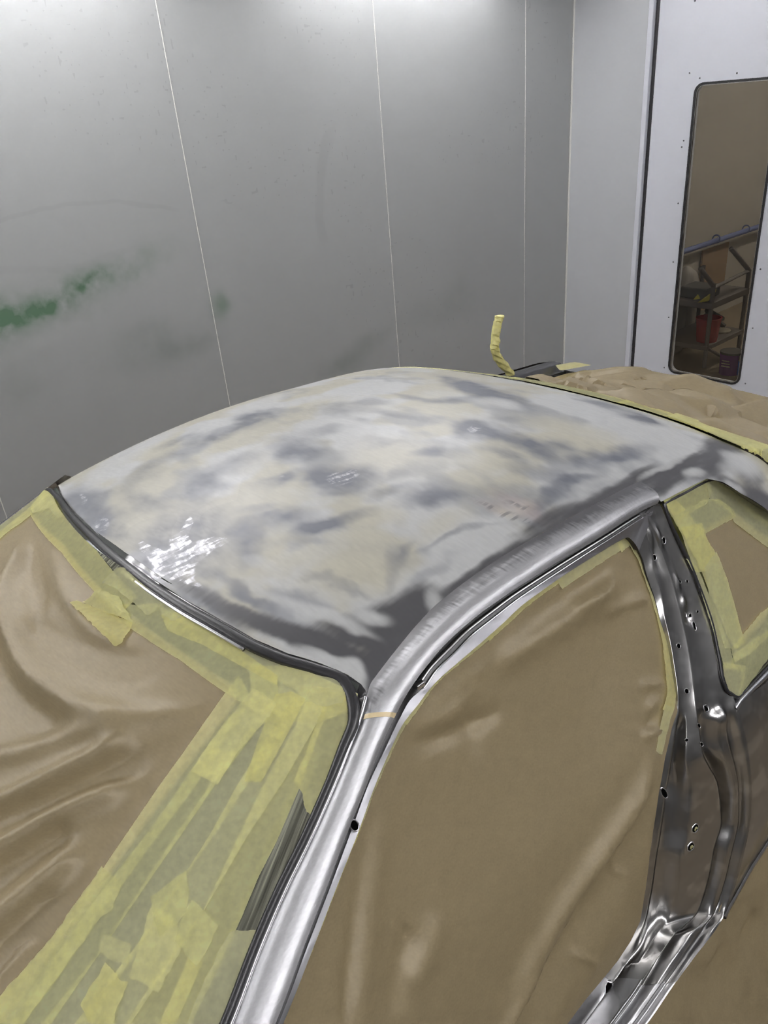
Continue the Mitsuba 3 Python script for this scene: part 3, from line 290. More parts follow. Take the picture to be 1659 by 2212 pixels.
TD = {'pillar_low': [[0.2241,0.9576],[0.2334,0.9622],[0.2428,0.9668],[0.2523,0.9714],[0.2619,0.9761],[0.2716,0.9808],[0.2815,0.9856],[0.2915,0.9904],[0.3002,0.9947],[0.3087,0.9989],[0.3173,1.0032],[0.326,1.0075],[0.3348,1.0118],[0.3437,1.0162],[0.3527,1.0206],[0.3614,1.0248],[0.37,1.029],[0.3786,1.0331],[0.3873,1.0373],[0.3961,1.0416],[0.405,1.0459],[0.414,1.0503],[0.4224,1.0545],[0.43,1.0586],[0.4369,1.0514],[0.429,1.0473],[0.4204,1.0431],[0.4113,1.0388],[0.4023,1.0345],[0.3934,1.0304],[0.3846,1.0262],[0.3758,1.0221],[0.3672,1.0181],[0.3584,1.0139],[0.3493,1.0096],[0.3403,1.0052],[0.3314,1.001],[0.3226,0.9967],[0.3139,0.9925],[0.3053,0.9884],[0.2964,0.9842],[0.2863,0.9794],[0.2764,0.9748],[0.2665,0.9701],[0.2568,0.9655],[0.2472,0.961],[0.2377,0.9564],[0.2283,0.9519]],'pillar_mid': [[0.419,1.0527],[0.4267,1.0568],[0.4344,1.0609],[0.4422,1.0651],[0.4501,1.0693],[0.458,1.0736],[0.466,1.078],[0.4741,1.0825],[0.4811,1.0859],[0.4878,1.089],[0.4945,1.0921],[0.5012,1.0953],[0.5079,1.0986],[0.5147,1.1019],[0.5215,1.1052],[0.5274,1.1078],[0.5325,1.11],[0.5376,1.1121],[0.5427,1.1143],[0.5478,1.1165],[0.5529,1.1187],[0.5583,1.121],[0.5639,1.1229],[0.5694,1.1241],[0.5761,1.113],[0.5713,1.1121],[0.5667,1.1107],[0.5616,1.1087],[0.5564,1.1066],[0.5511,1.1045],[0.5459,1.1025],[0.5407,1.1004],[0.5356,1.0985],[0.5299,1.0961],[0.523,1.0929],[0.516,1.0897],[0.5091,1.0866],[0.5023,1.0835],[0.4955,1.0805],[0.4887,1.0775],[0.4818,1.0744],[0.4737,1.0701],[0.4655,1.0659],[0.4574,1.0617],[0.4494,1.0576],[0.4414,1.0535],[0.4335,1.0495],[0.4257,1.0455]],'corner': [[0.5621,1.1225],[0.5662,1.1234],[0.5703,1.1243],[0.5745,1.1252],[0.5787,1.1261],[0.5829,1.127],[0.5871,1.128],[0.5913,1.129],[0.5955,1.1299],[0.5995,1.1309],[0.6026,1.1316],[0.6057,1.1324],[0.6088,1.1332],[0.6119,1.1341],[0.6151,1.1349],[0.6182,1.1357],[0.6214,1.1365],[0.6247,1.1373],[0.6285,1.1382],[0.6326,1.1387],[0.6364,1.1392],[0.6402,1.1398],[0.6441,1.1403],[0.6479,1.1408],[0.6528,1.1311],[0.649,1.1304],[0.6452,1.1298],[0.6414,1.1291],[0.6376,1.1285],[0.6341,1.1279],[0.6312,1.1271],[0.6282,1.1262],[0.6251,1.1253],[0.622,1.1243],[0.619,1.1234],[0.6159,1.1225],[0.6128,1.1216],[0.6097,1.1206],[0.6066,1.1197],[0.6025,1.1186],[0.5983,1.1175],[0.5942,1.1165],[0.59,1.1154],[0.5859,1.1143],[0.5818,1.1133],[0.5776,1.1123],[0.5735,1.1112],[0.5695,1.1102]],'rail_front': [[0.6411,1.1399],[0.6456,1.1405],[0.65,1.1411],[0.6545,1.1417],[0.6591,1.1423],[0.6642,1.1429],[0.6696,1.1432],[0.6748,1.1435],[0.68,1.1438],[0.6853,1.1441],[0.6906,1.1444],[0.6959,1.1448],[0.7012,1.1451],[0.708,1.1455],[0.7154,1.1459],[0.7228,1.1464],[0.7302,1.1468],[0.7377,1.1472],[0.7453,1.1477],[0.7529,1.1481],[0.7605,1.1486],[0.7676,1.1491],[0.7748,1.1496],[0.782,1.1501],[0.788,1.1368],[0.7806,1.1365],[0.7733,1.1362],[0.7659,1.1358],[0.7581,1.1356],[0.7503,1.1353],[0.7427,1.1351],[0.7351,1.1348],[0.7275,1.1346],[0.72,1.1343],[0.7126,1.1341],[0.7057,1.1339],[0.7003,1.1337],[0.6949,1.1336],[0.6895,1.1335],[0.6841,1.1333],[0.6788,1.1332],[0.6735,1.133],[0.6684,1.1329],[0.6638,1.1326],[0.6593,1.1322],[0.6547,1.1317],[0.6502,1.1313],[0.6456,1.1308]],'rail_mid': [[0.7709,1.1493],[0.7791,1.1499],[0.7874,1.1505],[0.7957,1.1511],[0.8041,1.1517],[0.8125,1.1523],[0.8208,1.153],[0.829,1.1538],[0.8374,1.1545],[0.8458,1.1553],[0.8543,1.1561],[0.8629,1.1568],[0.8719,1.1576],[0.8821,1.1578],[0.8921,1.1579],[0.9022,1.1579],[0.9123,1.1579],[0.9226,1.158],[0.9329,1.158],[0.9435,1.158],[0.9538,1.1579],[0.9641,1.1577],[0.9744,1.1575],[0.9849,1.1574],[0.9896,1.1427],[0.9791,1.1429],[0.9687,1.1431],[0.9584,1.1432],[0.9484,1.1434],[0.9381,1.1434],[0.9277,1.1433],[0.9175,1.1433],[0.9073,1.1433],[0.8972,1.1432],[0.8873,1.1432],[0.8783,1.143],[0.8702,1.1423],[0.8616,1.1415],[0.8531,1.1407],[0.8446,1.14],[0.8362,1.1392],[0.8278,1.1385],[0.8193,1.1377],[0.8107,1.1371],[0.8023,1.1365],[0.7939,1.1359],[0.7856,1.1353],[0.7774,1.1347]],'rail_back': [[0.9708,1.1576],[0.98,1.1574],[0.9892,1.1573],[0.9986,1.1571],[1.0081,1.157],[1.0177,1.1567],[1.0272,1.1563],[1.0367,1.1559],[1.0462,1.1555],[1.0558,1.1551],[1.0655,1.1546],[1.0753,1.1542],[1.0853,1.1538],[1.0951,1.1533],[1.1049,1.1527],[1.1147,1.1522],[1.1246,1.1516],[1.1345,1.1511],[1.1446,1.1505],[1.1548,1.15],[1.165,1.1494],[1.1701,1.1488],[1.1744,1.1482],[1.1788,1.1477],[1.1805,1.1233],[1.1762,1.1237],[1.1718,1.1242],[1.1699,1.1243],[1.1611,1.1248],[1.151,1.1253],[1.1409,1.1258],[1.1309,1.1263],[1.121,1.1268],[1.1112,1.1273],[1.1015,1.1278],[1.092,1.1283],[1.0824,1.1287],[1.0725,1.129],[1.0628,1.1294],[1.0532,1.1298],[1.0436,1.1302],[1.0341,1.1306],[1.025,1.1309],[1.0162,1.1311],[1.007,1.1312],[0.9976,1.1313],[0.9883,1.1315],[0.979,1.1316]],'rail_end': [[1.1655,1.1493],[1.1688,1.1489],[1.1721,1.1485],[1.1755,1.1481],[1.1788,1.1477],[1.1821,1.1473],[1.1855,1.1469],[1.1888,1.1464],[1.1922,1.146],[1.1956,1.1456],[1.2008,1.1449],[1.207,1.1424],[1.208,1.1418],[1.2089,1.1413],[1.2099,1.1408],[1.2108,1.1402],[1.2118,1.1397],[1.2127,1.1392],[1.2137,1.1386],[1.2146,1.1381],[1.22,1.133],[1.2209,1.128],[1.2217,1.1238],[1.2224,1.1195],[1.1915,1.1224],[1.1901,1.1267],[1.1886,1.131],[1.1875,1.1338],[1.1946,1.1253],[1.1932,1.1256],[1.1919,1.1258],[1.1905,1.1261],[1.1891,1.1264],[1.1878,1.1266],[1.1864,1.1269],[1.1851,1.1272],[1.1837,1.1274],[1.1958,1.1225],[1.1973,1.1217],[1.1939,1.1217],[1.1906,1.1217],[1.1873,1.1217],[1.1839,1.1217],[1.1806,1.1218],[1.1773,1.1218],[1.174,1.1218],[1.1707,1.1218],[1.1674,1.1218]],'lock_upper': [[1.2202,1.1323],[1.221,1.1278],[1.2218,1.1234],[1.2225,1.119],[1.2233,1.1145],[1.224,1.1101],[1.2247,1.1057],[1.2254,1.1013],[1.2261,1.0969],[1.2268,1.0921],[1.2266,1.0862],[1.2253,1.0792],[1.224,1.0726],[1.2226,1.0659],[1.2212,1.0593],[1.2198,1.0527],[1.2183,1.0461],[1.2168,1.0395],[1.2153,1.033],[1.2138,1.0263],[1.2113,1.0185],[1.2087,1.0107],[1.2061,1.0028],[1.2035,0.995],[1.1857,0.9998],[1.1879,1.0077],[1.1902,1.0155],[1.1925,1.0234],[1.1946,1.031],[1.1957,1.0374],[1.1969,1.044],[1.198,1.0506],[1.1992,1.0572],[1.2003,1.0638],[1.2013,1.0705],[1.2024,1.0772],[1.2033,1.0839],[1.2042,1.0904],[1.2041,1.0952],[1.2031,1.0992],[1.2021,1.1036],[1.2012,1.108],[1.2001,1.1125],[1.1991,1.1169],[1.1981,1.1213],[1.197,1.1257],[1.196,1.1301],[1.1949,1.1345]],'lock_mid': [[1.2035,0.995],[1.1991,0.9824],[1.1947,0.9698],[1.1902,0.9573],[1.1858,0.947],[1.1815,0.9395],[1.1773,0.9323],[1.1731,0.9251],[1.1689,0.9179],[1.1648,0.9107],[1.161,0.9043],[1.1576,0.8987],[1.1541,0.8931],[1.1506,0.8876],[1.147,0.8822],[1.1433,0.8765],[1.1389,0.8724],[1.1348,0.8697],[1.1311,0.8672],[1.1274,0.8648],[1.1237,0.8623],[1.1195,0.8595],[1.1136,0.8568],[1.1077,0.8544],[1.0851,0.872],[1.0912,0.8738],[1.096,0.8753],[1.0993,0.8768],[1.1035,0.8789],[1.1078,0.881],[1.112,0.8831],[1.1157,0.8848],[1.119,0.8869],[1.1228,0.8916],[1.1268,0.8968],[1.1308,0.9021],[1.1349,0.9074],[1.1389,0.9127],[1.1432,0.9186],[1.1479,0.9255],[1.1527,0.9324],[1.1575,0.9393],[1.1623,0.9463],[1.1671,0.9531],[1.172,0.9626],[1.177,0.9748],[1.1821,0.9871],[1.187,0.9994]],'lock_low': [[1.118,0.8586],[1.115,0.8574],[1.112,0.8562],[1.109,0.855],[1.1061,0.8537],[1.1031,0.8525],[1.1002,0.8513],[1.0972,0.8501],[1.0943,0.8488],[1.0914,0.8476],[1.0885,0.8463],[1.0859,0.8451],[1.0826,0.8434],[1.0784,0.8409],[1.0742,0.8383],[1.07,0.8357],[1.0658,0.8331],[1.0617,0.8304],[1.0576,0.8278],[1.0535,0.8252],[1.0494,0.8226],[1.0454,0.8199],[1.0414,0.8173],[1.0374,0.8146],[1.0223,0.8262],[1.026,0.8291],[1.0296,0.8319],[1.0333,0.8348],[1.037,0.8376],[1.0407,0.8405],[1.0445,0.8433],[1.0483,0.846],[1.0522,0.8487],[1.0562,0.8514],[1.0602,0.854],[1.0643,0.8567],[1.068,0.8589],[1.0708,0.8604],[1.0734,0.8619],[1.076,0.8633],[1.0786,0.8647],[1.0813,0.8661],[1.0839,0.8675],[1.0866,0.869],[1.0892,0.8704],[1.0919,0.8718],[1.0946,0.8732],[1.0973,0.8746]]}
FRONT = [[0.529,0.674],[0.5308,0.6852],[0.5264,0.7094],[0.5102,0.7517],[0.4882,0.8001],[0.4717,0.8584],[0.4613,0.93],[0.45,1.0213],[0.4451,1.1188],[0.4471,1.2328],[0.4552,1.3551],[0.472,1.4912],[0.4994,1.6341],[0.5465,1.8002]]
SAIL = [[1.4818,0.5996],[1.5143,0.5708],[1.5841,0.5343],[1.6918,0.5034],[1.878,0.4751]]
QTOP = [[1.2739,0.6272],[1.3452,0.6237],[1.4472,0.6177],[1.4637,0.6089]]
HOLES = [[1.2735,0.6125,1.1134,0.004,0.006,-10.0],[1.2412,0.6094,1.0902,0.005,0.005,0.0],[1.2677,0.57,1.0342,0.0025,0.003,0.0],[1.2845,0.5637,1.0304,0.0025,0.003,0.0],[1.2509,0.5202,0.9572,0.003,0.008,-10.0],[1.1936,0.5189,0.9426,0.004,0.0045,0.0],[1.1569,0.4769,0.8766,0.004,0.0045,0.0],[1.144,0.4364,0.8223,0.0025,0.004,15.0],[1.1394,0.4233,0.7925,0.0025,0.004,15.0],[1.108,0.4475,0.8024,0.003,0.0025,0.0],[1.0417,0.4386,0.7186,0.005,0.011,20.0],[1.0924,0.3986,0.6111,0.008,0.008,-20.0],[1.0776,0.3938,0.5751,0.008,0.008,-20.0],[1.2559,0.5326,0.9768,0.004,0.003,0.0],[1.2765,0.5304,0.9765,0.0025,0.0025,0.0]]
PHOLE = [0.4093,0.5798,1.0868]
SQUARE = [1.1778,0.4438,0.8375]
SLOT = [0.8294,0.4259,0.3769]
ROD = [[2.2867,1.79,0.9131],[2.2957,1.79,0.9536],[2.2527,1.785,1.0033],[2.2028,1.78,1.057],[2.1872,1.78,1.0928],[2.1934,1.78,1.1295],[2.2049,1.78,1.1697],[2.2189,1.78,1.2022]]
SHOP = 30.0  # radiance of the added workshop lamp
BELT_IN = [[1.2596,0.4316,0.8248],[1.291,0.4279,0.8168],[1.4164,0.4254,0.8112]]
BELT_OUT = [[1.2393,0.4138,0.8167],[1.2613,0.4149,0.819],[1.384,0.4121,0.8128]]
LOWER = [[1.1322,0.3322,0.389],[1.2054,0.3324,0.3973],[1.34,0.3326,0.4035]]
RIVETS = [[2.4914,2.2671],[2.4847,1.9367],[2.4225,1.9077],[2.2185,1.916],[2.483,1.6049],[2.4906,1.5717],[2.481,1.2734],[2.4784,0.9423],[2.4746,0.6085],[2.4738,0.2855],[2.4061,0.2268],[2.1989,0.2238],[1.9951,0.2255],[1.9435,0.2824],[1.9515,0.9447],[1.9474,0.6141]]
# ------------------------------------------------------------------ the booth (its own axes, turned into place)
BO = {'to_world': BOOTH}
YW, XD, YN, XB, HC = 3.24, 4.49, -1.15, -3.2, 3.01
def struct(name, mesh, m, parent=None, **k):
    return obj(name, mesh, m, parent, kind='structure' if parent is None else None, **{**BO, **k})
struct('floor', box(XB - .2, 10.5, YN - .2, YW + .2, -.1, 0), 'm_floor')
struct('ceiling', box(XB - .2, XD + .1, YN - .2, YW + .2, HC, HC + .08), 'm_ceiling')
# long wall with the seams: coated panels 1.12 m wide
wl = 'wall_left'; labels[wl] = {'kind': 'structure'}
seams = [-3.2, -2.745, -1.625, -.505, .615, 1.736, 2.858, 3.98, 4.42]
for a, b in zip(seams[:-1], seams[1:]):
    obj('panel', box(a + .0015, b - .0015, YW, YW + .05, 0, HC), 'm_wall', wl, **BO)
obj('backing', box(XB, XD + .1, YW + .045, YW + .09, 0, HC), 'm_wall_plain', wl, **BO)
for s in seams[4:8]:
    obj('seam_bead', tube([[s, YW - .0005, z] for z in np.linspace(0, HC, 40)], .0021, 8), 'm_bead', wl, smooth=True, **BO)
obj('corner_bead', tube([[4.42, YW - .004, z] for z in np.linspace(0, HC, 30)], .006, 8), 'm_bead', wl, smooth=True, **BO)
# end wall: fixed panel, then the door leaf with its window
wf = 'wall_far'; labels[wf] = {'kind': 'structure'}
DY = 2.70
obj('panel', box(XD - .07, XD, DY + .035, YW, 0, HC), 'm_wall_plain', wf, **BO)
obj('door_jamb', box(XD - .078, XD, DY + .013, DY + .042, 0, HC, .004), 'm_door', wf, **BO)
obj('gap_seal', box(XD - .050, XD + .02, DY - .006, DY + .013, 0, HC), 'm_black', wf, **BO)
def wmesh(poly, x0, x1):
    m = trimesh.creation.extrude_polygon(poly, x1 - x0, engine='earcut')
    v = m.vertices.copy(); m.vertices = np.c_[x0 + v[:, 2], v[:, 0], v[:, 1]]; m.invert() if m.is_watertight and m.volume < 0 else None
    return m
win = sbox(1.985, .268, 2.44, 1.88).buffer(-.045).buffer(.045, quad_segs=8)
leaf = sbox(1.30, .02, DY - .006, HC).difference(win)
d1 = 'door_1'; labels[d1] = {'kind': 'structure'}
obj('leaf', wmesh(leaf, XD - .045, XD), 'm_door', d1, **BO)
obj('gasket', wmesh(win.buffer(.007).difference(win.buffer(-.005)), XD - .050, XD - .036), 'm_rubber', d1, **BO)
obj('glazing_bead', wmesh(win.buffer(-.005).difference(win.buffer(-.009)), XD - .046, XD - .036), 'm_steel_dark', d1, **BO)
scene['m_pane'] = {'type': 'thindielectric', 'int_ior': 1.5, 'specular_transmittance': {'type': 'rgb', 'value': [.84, .82, .77]}}
obj('pane', wmesh(win.buffer(-.004), XD - .0385, XD - .0235).copy() if False else trimesh.Trimesh([[XD - .0385, 1.99, .272], [XD - .0385, 2.435, .272], [XD - .0385, 2.435, 1.875], [XD - .0385, 1.99, 1.875]], [[0, 1, 2], [0, 2, 3]], process=False), 'm_pane', d1, **BO)
for y, z in RIVETS:
    s = trimesh.creation.icosphere(2, .0045); s.apply_scale([.6, 1, 1]); s.apply_translation([XD - .046, y, z]); obj('rivet', s, 'm_rivet', d1, smooth=True, **BO)
struct('wall_door_side', box(XD - .045, XD, YN, 1.285, 0, HC), 'm_door')
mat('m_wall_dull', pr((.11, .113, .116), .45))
struct('wall_near', box(XB, XD, YN - .06, YN, 0, HC), 'm_wall_dull')
struct('wall_behind', box(XB - .06, XB, YN, YW, 0, HC), 'm_wall_dull')
# lamp boxes set at 45 degrees between the long walls and the ceiling, each with four tubes
def light_box(x0, x1, side, label, on=True):
    t = thing('light_box', label, 'light fixture', 'tube light boxes along the top of the long walls')
    y0 = YW if side > 0 else YN
    def at(x, u, w): return [x, y0 - side * (.022 + .40 * u + .7071 * w), 2.555 + .40 * u - .7071 * w]      # u along the slope, w out of it
    prof = lambda u0, u1, w0, w1, xa, xb: trimesh.convex.convex_hull(np.array([at(x, u, w) for x in (xa, xb) for u in (u0, u1) for w in (w0, w1)]))
    obj('reflector', prof(.02, 1., -.002, 0, x0, x1), 'm_white', t, **BO)
    obj('housing', cat([prof(-.01, .02, -.01, .012, x0, x1), prof(.97, 1.02, -.01, .07, x0, x1), prof(0, 1.02, -.01, .07, x0 - .015, x0 + .005), prof(0, 1.02, -.01, .07, x1 - .005, x1 + .015)]), 'm_white', t, **BO)
    for u in (.10, .34, .58, .82):
        m = tube([at(x0 + .03, u, .03), at(x1 - .03, u, .03)], .014, 8, cap=False)
        obj('fluorescent_tube', m, 'm_white', t, emitter=area(np.array([1., .985, 1.0]) * LAMP), **BO)
for i, (x0, n) in enumerate([(-3.05, 'rearmost'), (-1.40, 'third'), (.30, 'second'), (2.28, 'first')]):
    light_box(x0, x0 + 1.45, 1, 'white tube light box above the seamed grey wall, %s from the corner' % {'rearmost': 'fourth', 'third': 'third', 'second': 'second', 'first': 'first'}[n])
    light_box(x0, x0 + 1.45, -1, 'white tube light box above the wall behind the camera, %s from the door' % {'rearmost': 'fourth', 'third': 'third', 'second': 'second', 'first': 'first'}[n])

# ------------------------------------------------------------------ the car body
car = thing('car', 'stripped two-door car body shell with sanded patchy roof and bare steel pillars', 'car')
def roofp(P): return np.c_[P, zroof(P[:, 0], P[:, 1])]
def wsf(P): return ws(P[:, 0], P[:, 1])
def deckp(P): return np.c_[P, zdeck(P[:, 0], P[:, 1])]
def sidep(off=0.): return lambda P: np.c_[P[:, 0], yside(P[:, 0], P[:, 1]) + off, P[:, 1]]
rin, rout, chan, flng = (np.array(a) for a in (RAIL_IN, RAIL_OUT, CHAN, FLANGE))
rear = [(1.755, .565), (1.735, .60), (1.715, .65), (1.70, .70), (1.712, .80), (1.722, .90), (1.72, 1.05), (1.71, 1.25), (1.695, 1.45), (1.675, 1.62), (1.66, 1.74), (1.65, 1.80)]
right = [(1.5, 1.805), (1.3, 1.81), (1.1, 1.812), (.9, 1.812), (.7, 1.81), (.57, 1.803)]
sail = [tuple(p) for p in SAIL]
dom = [tuple(p) for p in FRONT] + right[::-1] + rear[::-1] + [(1.80, .555), (1.95, .52), (2.1, .48)] + sail[::-1] + [tuple(p) for p in QTOP[::-1]] + [tuple(p[:2]) for p in rin[20:7:-1]]
rm = lay(dom, roofp, .012, jit=.15) if False else None
P_, F_ = sheet(dom, .012, jit=.1); V_ = roofp(P_)
fn_ = np.cross(V_[F_[:, 1]] - V_[F_[:, 0]], V_[F_[:, 2]] - V_[F_[:, 0]]); F_[fn_[:, 2] < 0] = F_[fn_[:, 2] < 0][:, ::-1]
obj('roof_panel', trimesh.Trimesh(V_, F_, process=False), 'm_roof', car, smooth=True, label='sanded roof skin mottled white, cream and grey with bare metal scuffs')
# front lip of the roof and the far edge turned down
fr3 = np.array([[x, y, zroof(x, y)] for x, y in FRONT])
lip = resamp(fr3[1:], 120)
obj('roof_lip', grid(np.stack([lip + [.004, 0, -.003], lip + [-.001, 0, -.003], lip + [-.003, 0, -.011]], 1)), 'm_steel_dark', car, smooth=True)
edge = np.array([[x, y, zroof(x, y)] for x, y in [FRONT[-1]] + right[::-1]])
edge = resamp(edge, 60); obj('far_rail', grid(np.stack([edge, edge + [0, .015, -.012], edge + [0, .03, -.04], edge + [0, .035, -.08]], 1), True), 'm_steel_dark', car, smooth=True)
# pillar and rail: pressed section lofted from the glass edge to the drip edge
N, M = 200, 19
A, B = resamp(np.c_[rin, rout], N)[:, :3], None
t_ = np.linspace(0, len(rin) - 1, N)
A, B, K, FL = (PchipInterpolator(np.arange(len(rin)), a)(t_) for a in (rin, rout, chan, flng))
v = np.linspace(0, 1, M)
P = A[:, None] * (1 - v)[None, :, None] + B[:, None] * v[None, :, None]
nn = gnorm(P); nn *= np.where((nn * np.array([0, -.6, .8])).sum(-1, keepdims=True) < 0, -1, 1)
sm = np.clip((t_ - 7) / 4, 0, 1); sm = sm * sm * (3 - 2 * sm)
low = np.interp(v, [0, .05, .12, .2, .32, .5, .7, .88, 1], [0, .002, .003, .0062, .0085, .0095, .0088, .0058, 0])
mid = np.interp(v, [0, .15, .35, .6, .8, .92, 1], [0, .003, .008, .011, .010, .006, 0])
P = P + nn * (low[None] * (1 - sm[:, None]) + mid[None] * sm[:, None])[..., None] + nn * (.0006 * (meshkit.fbm(P * 18, 3, 3) - .5)[..., None])
obj('roof_rail', grid(P), 'm_rail', car, smooth=True, uv=np.stack([np.repeat(t_[:, None], M, 1).ravel(), np.repeat(v[None], N, 0).ravel()], 1), label='bare brushed steel pillar and rail, brightest metal of the shell')
gl = (t_ > 7.05) & (t_ < 7.32)
Pg = P[gl] + nn[gl] * .0006
mat('m_residue', pr((.62, .50, .30), .4))
obj('glue_line', grid(Pg[:, 2:]), 'm_residue', car, smooth=True, label='thin tan line of old adhesive across the bare pillar')
# drip channel: from the drip edge in and down to the flange
i0 = np.searchsorted(t_, .0)
din = np.array([0, .55, .25]); din /= np.linalg.norm(din)
wch = np.clip((t_ - 7.5) / 2, .12, 1)[:, None]
C1 = B + np.array([0, .008, -.004]) * wch; C2 = B * .55 + K * .45 + np.array([0, .020, .010]) * wch; C3 = B * .15 + K * .85 + np.array([0, .014, .006]) * wch
obj('drip_channel', grid(np.stack([B, C1, C2, C3, K], 1)), 'm_channel_shade', car, smooth=40, label='gutter channel under the roof rail, darkened in colour for the shade of its recess')
ks = (t_ > 8.9) & (t_ < 19.6)
rib = (B * .42 + K * .58 + np.array([0, .004, -.001]))[ks]
obj('retainer_strip', tube(rib, .0035, 6, n=90), 'm_steel_dark', car, smooth=True)
obj('retainer_lip', tube((B * .08 + K * .92 + np.array([0, -.002, 0]))[ks], .0016, 6, n=90), 'm_chrome', car, smooth=True)
obj('retainer_end', box(*[c for k in range(3) for c in ((B * .5 + K * .5)[ks][0][k] - (.010, .006, .004)[k], (B * .5 + K * .5)[ks][0][k] + (.006, .004, .005)[k])], .002), 'm_steel_bright', car, smooth=30)
fl = np.stack([K * (1 - q) + FL * q for q in np.linspace(0, 1, 5)], 1)
spots = .0012 * np.exp(-((np.arange(N)[:, None] % 13 - 6) / 1.6) ** 2) * np.exp(-((np.linspace(0, 1, 5)[None] - .5) / .3) ** 2)
fl = fl + np.array([0, 1, 0]) * spots[..., None]
obj('door_flange', grid(fl), 'm_flange', car, smooth=True, label='spot-welded bright flange round the door opening')
obj('flange_edge', grid(np.stack([FL, FL + [0, .003, -.0005], FL + [0, .018, -.001]], 1)), 'm_black', car)
# centre pillar and rocker
pil = np.array(PILLAR); NP = 260
tp = np.linspace(0, len(pil) - 1, NP); S4 = PchipInterpolator(np.arange(len(pil)), pil.reshape(len(pil), -1))(tp).reshape(NP, 4, 3)
def cols(a, b, n, last=False): q = np.linspace(0, 1, n + 1)[:None if last else -1]; return S4[:, a, None] * (1 - q)[None, :, None] + S4[:, b, None] * q[None, :, None], q
c1, q1 = cols(0, 1, 5); c2, q2 = cols(1, 2, 22); c3, q3 = cols(2, 3, 26, True)
P = np.concatenate([c1, c2, c3], 1)
nn = gnorm(P); nn *= np.where((nn * np.array([-.1, -.8, .5])).sum(-1, keepdims=True) < 0, -1, 1)
for _ in range(30): nn[1:-1] = (nn[:-2] + nn[1:-1] * 2 + nn[2:]) / 4
nn /= np.linalg.norm(nn, axis=-1, keepdims=True)
def ramp(a, b): q = np.clip((tp - a) / (b - a), 0, 1); return q * q * (3 - 2 * q)
lowp = ramp(8.5, 11); plate = ramp(9, 11) * (1 - ramp(14.5, 18.8))
D = np.zeros(P.shape[:2]); n1, n2c = len(q1), len(q2)
D[:, n1:n1 + n2c] += -.003 * (1 - lowp)[:, None] * np.sin(np.pi * q2)[None] ** .8
D[:, n1:n1 + n2c] += -plate[:, None] * .020 * np.interp(q2, [0, .06, .16, .30, .42, 1], [0, .9, 1.4, 1.1, .0, 0])[None]
D[:, n1:n1 + n2c] += -.002 * ramp(16, 20)[:, None] * np.sin(np.pi * q2)[None]
D[:, n1 + n2c:] += (lowp * (1 - .55 * ramp(15.5, 19)))[:, None] * np.interp(q3, [0, .04, .10, .22, .33, .45, .62, .72, .82, .92, 1], [0, -.010, -.030, -.034, -.018, -.004, -.002, -.016, -.016, -.002, 0])[None]
D[:, n1 + n2c:] += -(1 - lowp)[:, None] * .004 * np.sin(np.pi * q3)[None]
D += .0012 * (meshkit.fbm(P * 30, 3, 5) - .5)
P = P + nn * D[..., None]
# pressed dimples and beads
for (i, jj, amp, ra, rb) in [(10.0, .55, .012, .45, .22), (11.3, .28, .008, .35, .12), (11.55, .30, -.008, .2, .1), (5.2, .25, .006, .28, .14), (5.6, .33, -.006, .25, .16), (4.4, .25, .004, .35, .12), (2.2, .15, .006, .5, .16), (12.2, .45, .004, .4, .1)]:
    w = np.exp(-((tp[:, None] - i) / ra) ** 2 - ((q3[None] - jj) / rb) ** 2); P[:, n1 + n2c:] += nn[:, n1 + n2c:] * (amp * w)[..., None]
for (i, jj, amp, ra, rb) in [(1.6, .55, .005, .5, .2), (2.8, .6, -.005, .7, .25), (12.0, .12, -.010, .25, .10)]:
    w = np.exp(-((tp[:, None] - i) / ra) ** 2 - ((q2[None] - jj) / rb) ** 2); P[:, n1:n1 + n2c] += nn[:, n1:n1 + n2c] * (amp * w)[..., None]
cut = int(np.searchsorted(tp, 18.75))
obj('center_pillar', grid(P[:cut + 1]), 'm_steel_dark', car, smooth=True, label='grey bare steel pillar behind the door opening with pressed ridges and holes')
Q = P[cut - 2:] + nn[cut - 2:] * -.0015
obj('rocker_sill', grid(Q), 'm_steel_sill' if 'm_steel_sill' in scene else 'm_steel_dark', car, smooth=True, label='bare steel door sill meeting the pillar at a lapped joint')
obj('pillar_edge', grid(np.stack([P[:, 0], P[:, 0] + [0, .003, 0], P[:, 0] + [.012, .025, 0]], 1)), 'm_black', car)
PV, PN = P.reshape(-1, 3), nn.reshape(-1, 3); ptree = cKDTree(PV)
def hole(x, y, z, rx, rz, ang, parent=car, fill=None, square=False, tree=None):
    d, i = (tree or ptree).query([x, y, z]); n = PN[i] if tree is None else np.array([0, -.85, .5]); c = np.array([x, y, z]) if tree is not None else PV[i]
    n = n / np.linalg.norm(n); a = np.cross([0, 0, 1.], n); a /= np.linalg.norm(a); b = np.cross(n, a)
    cr, sr = math.cos(math.radians(ang)), math.sin(math.radians(ang)); a, b = a * cr + b * sr, b * cr - a * sr
    g = np.linspace(0, 2 * math.pi, 5 if square else 25) + (math.pi / 4 if square else 0)
    r = lambda s, h: c + n * h + s * (rx * np.cos(g)[:, None] * a + rz * np.sin(g)[:, None] * b)
    k = obj('hole', grid(np.stack([np.repeat((c + n * .0008)[None], len(g), 0), r(.93, .0008), r(1.0, .0006)], 1)), 'm_void', parent)
    obj('hole_rim', grid(np.stack([r(1., .0006), r(1.12, .0016), r(1.28, .0012), r(1.4, -.0008)], 1)), 'm_steel_bright', parent, smooth=True)
    if fill:
        q = r(.55, .0011) + .0012 * np.random.RandomState(3).randn(len(g), 3); q[-1] = q[0]
        obj('tape_plug', grid(np.stack([np.repeat((c + n * .0022)[None], len(g), 0), q], 1)), 'm_tape', k)
for i, h in enumerate(HOLES): hole(*h, fill=i in (11, 12))
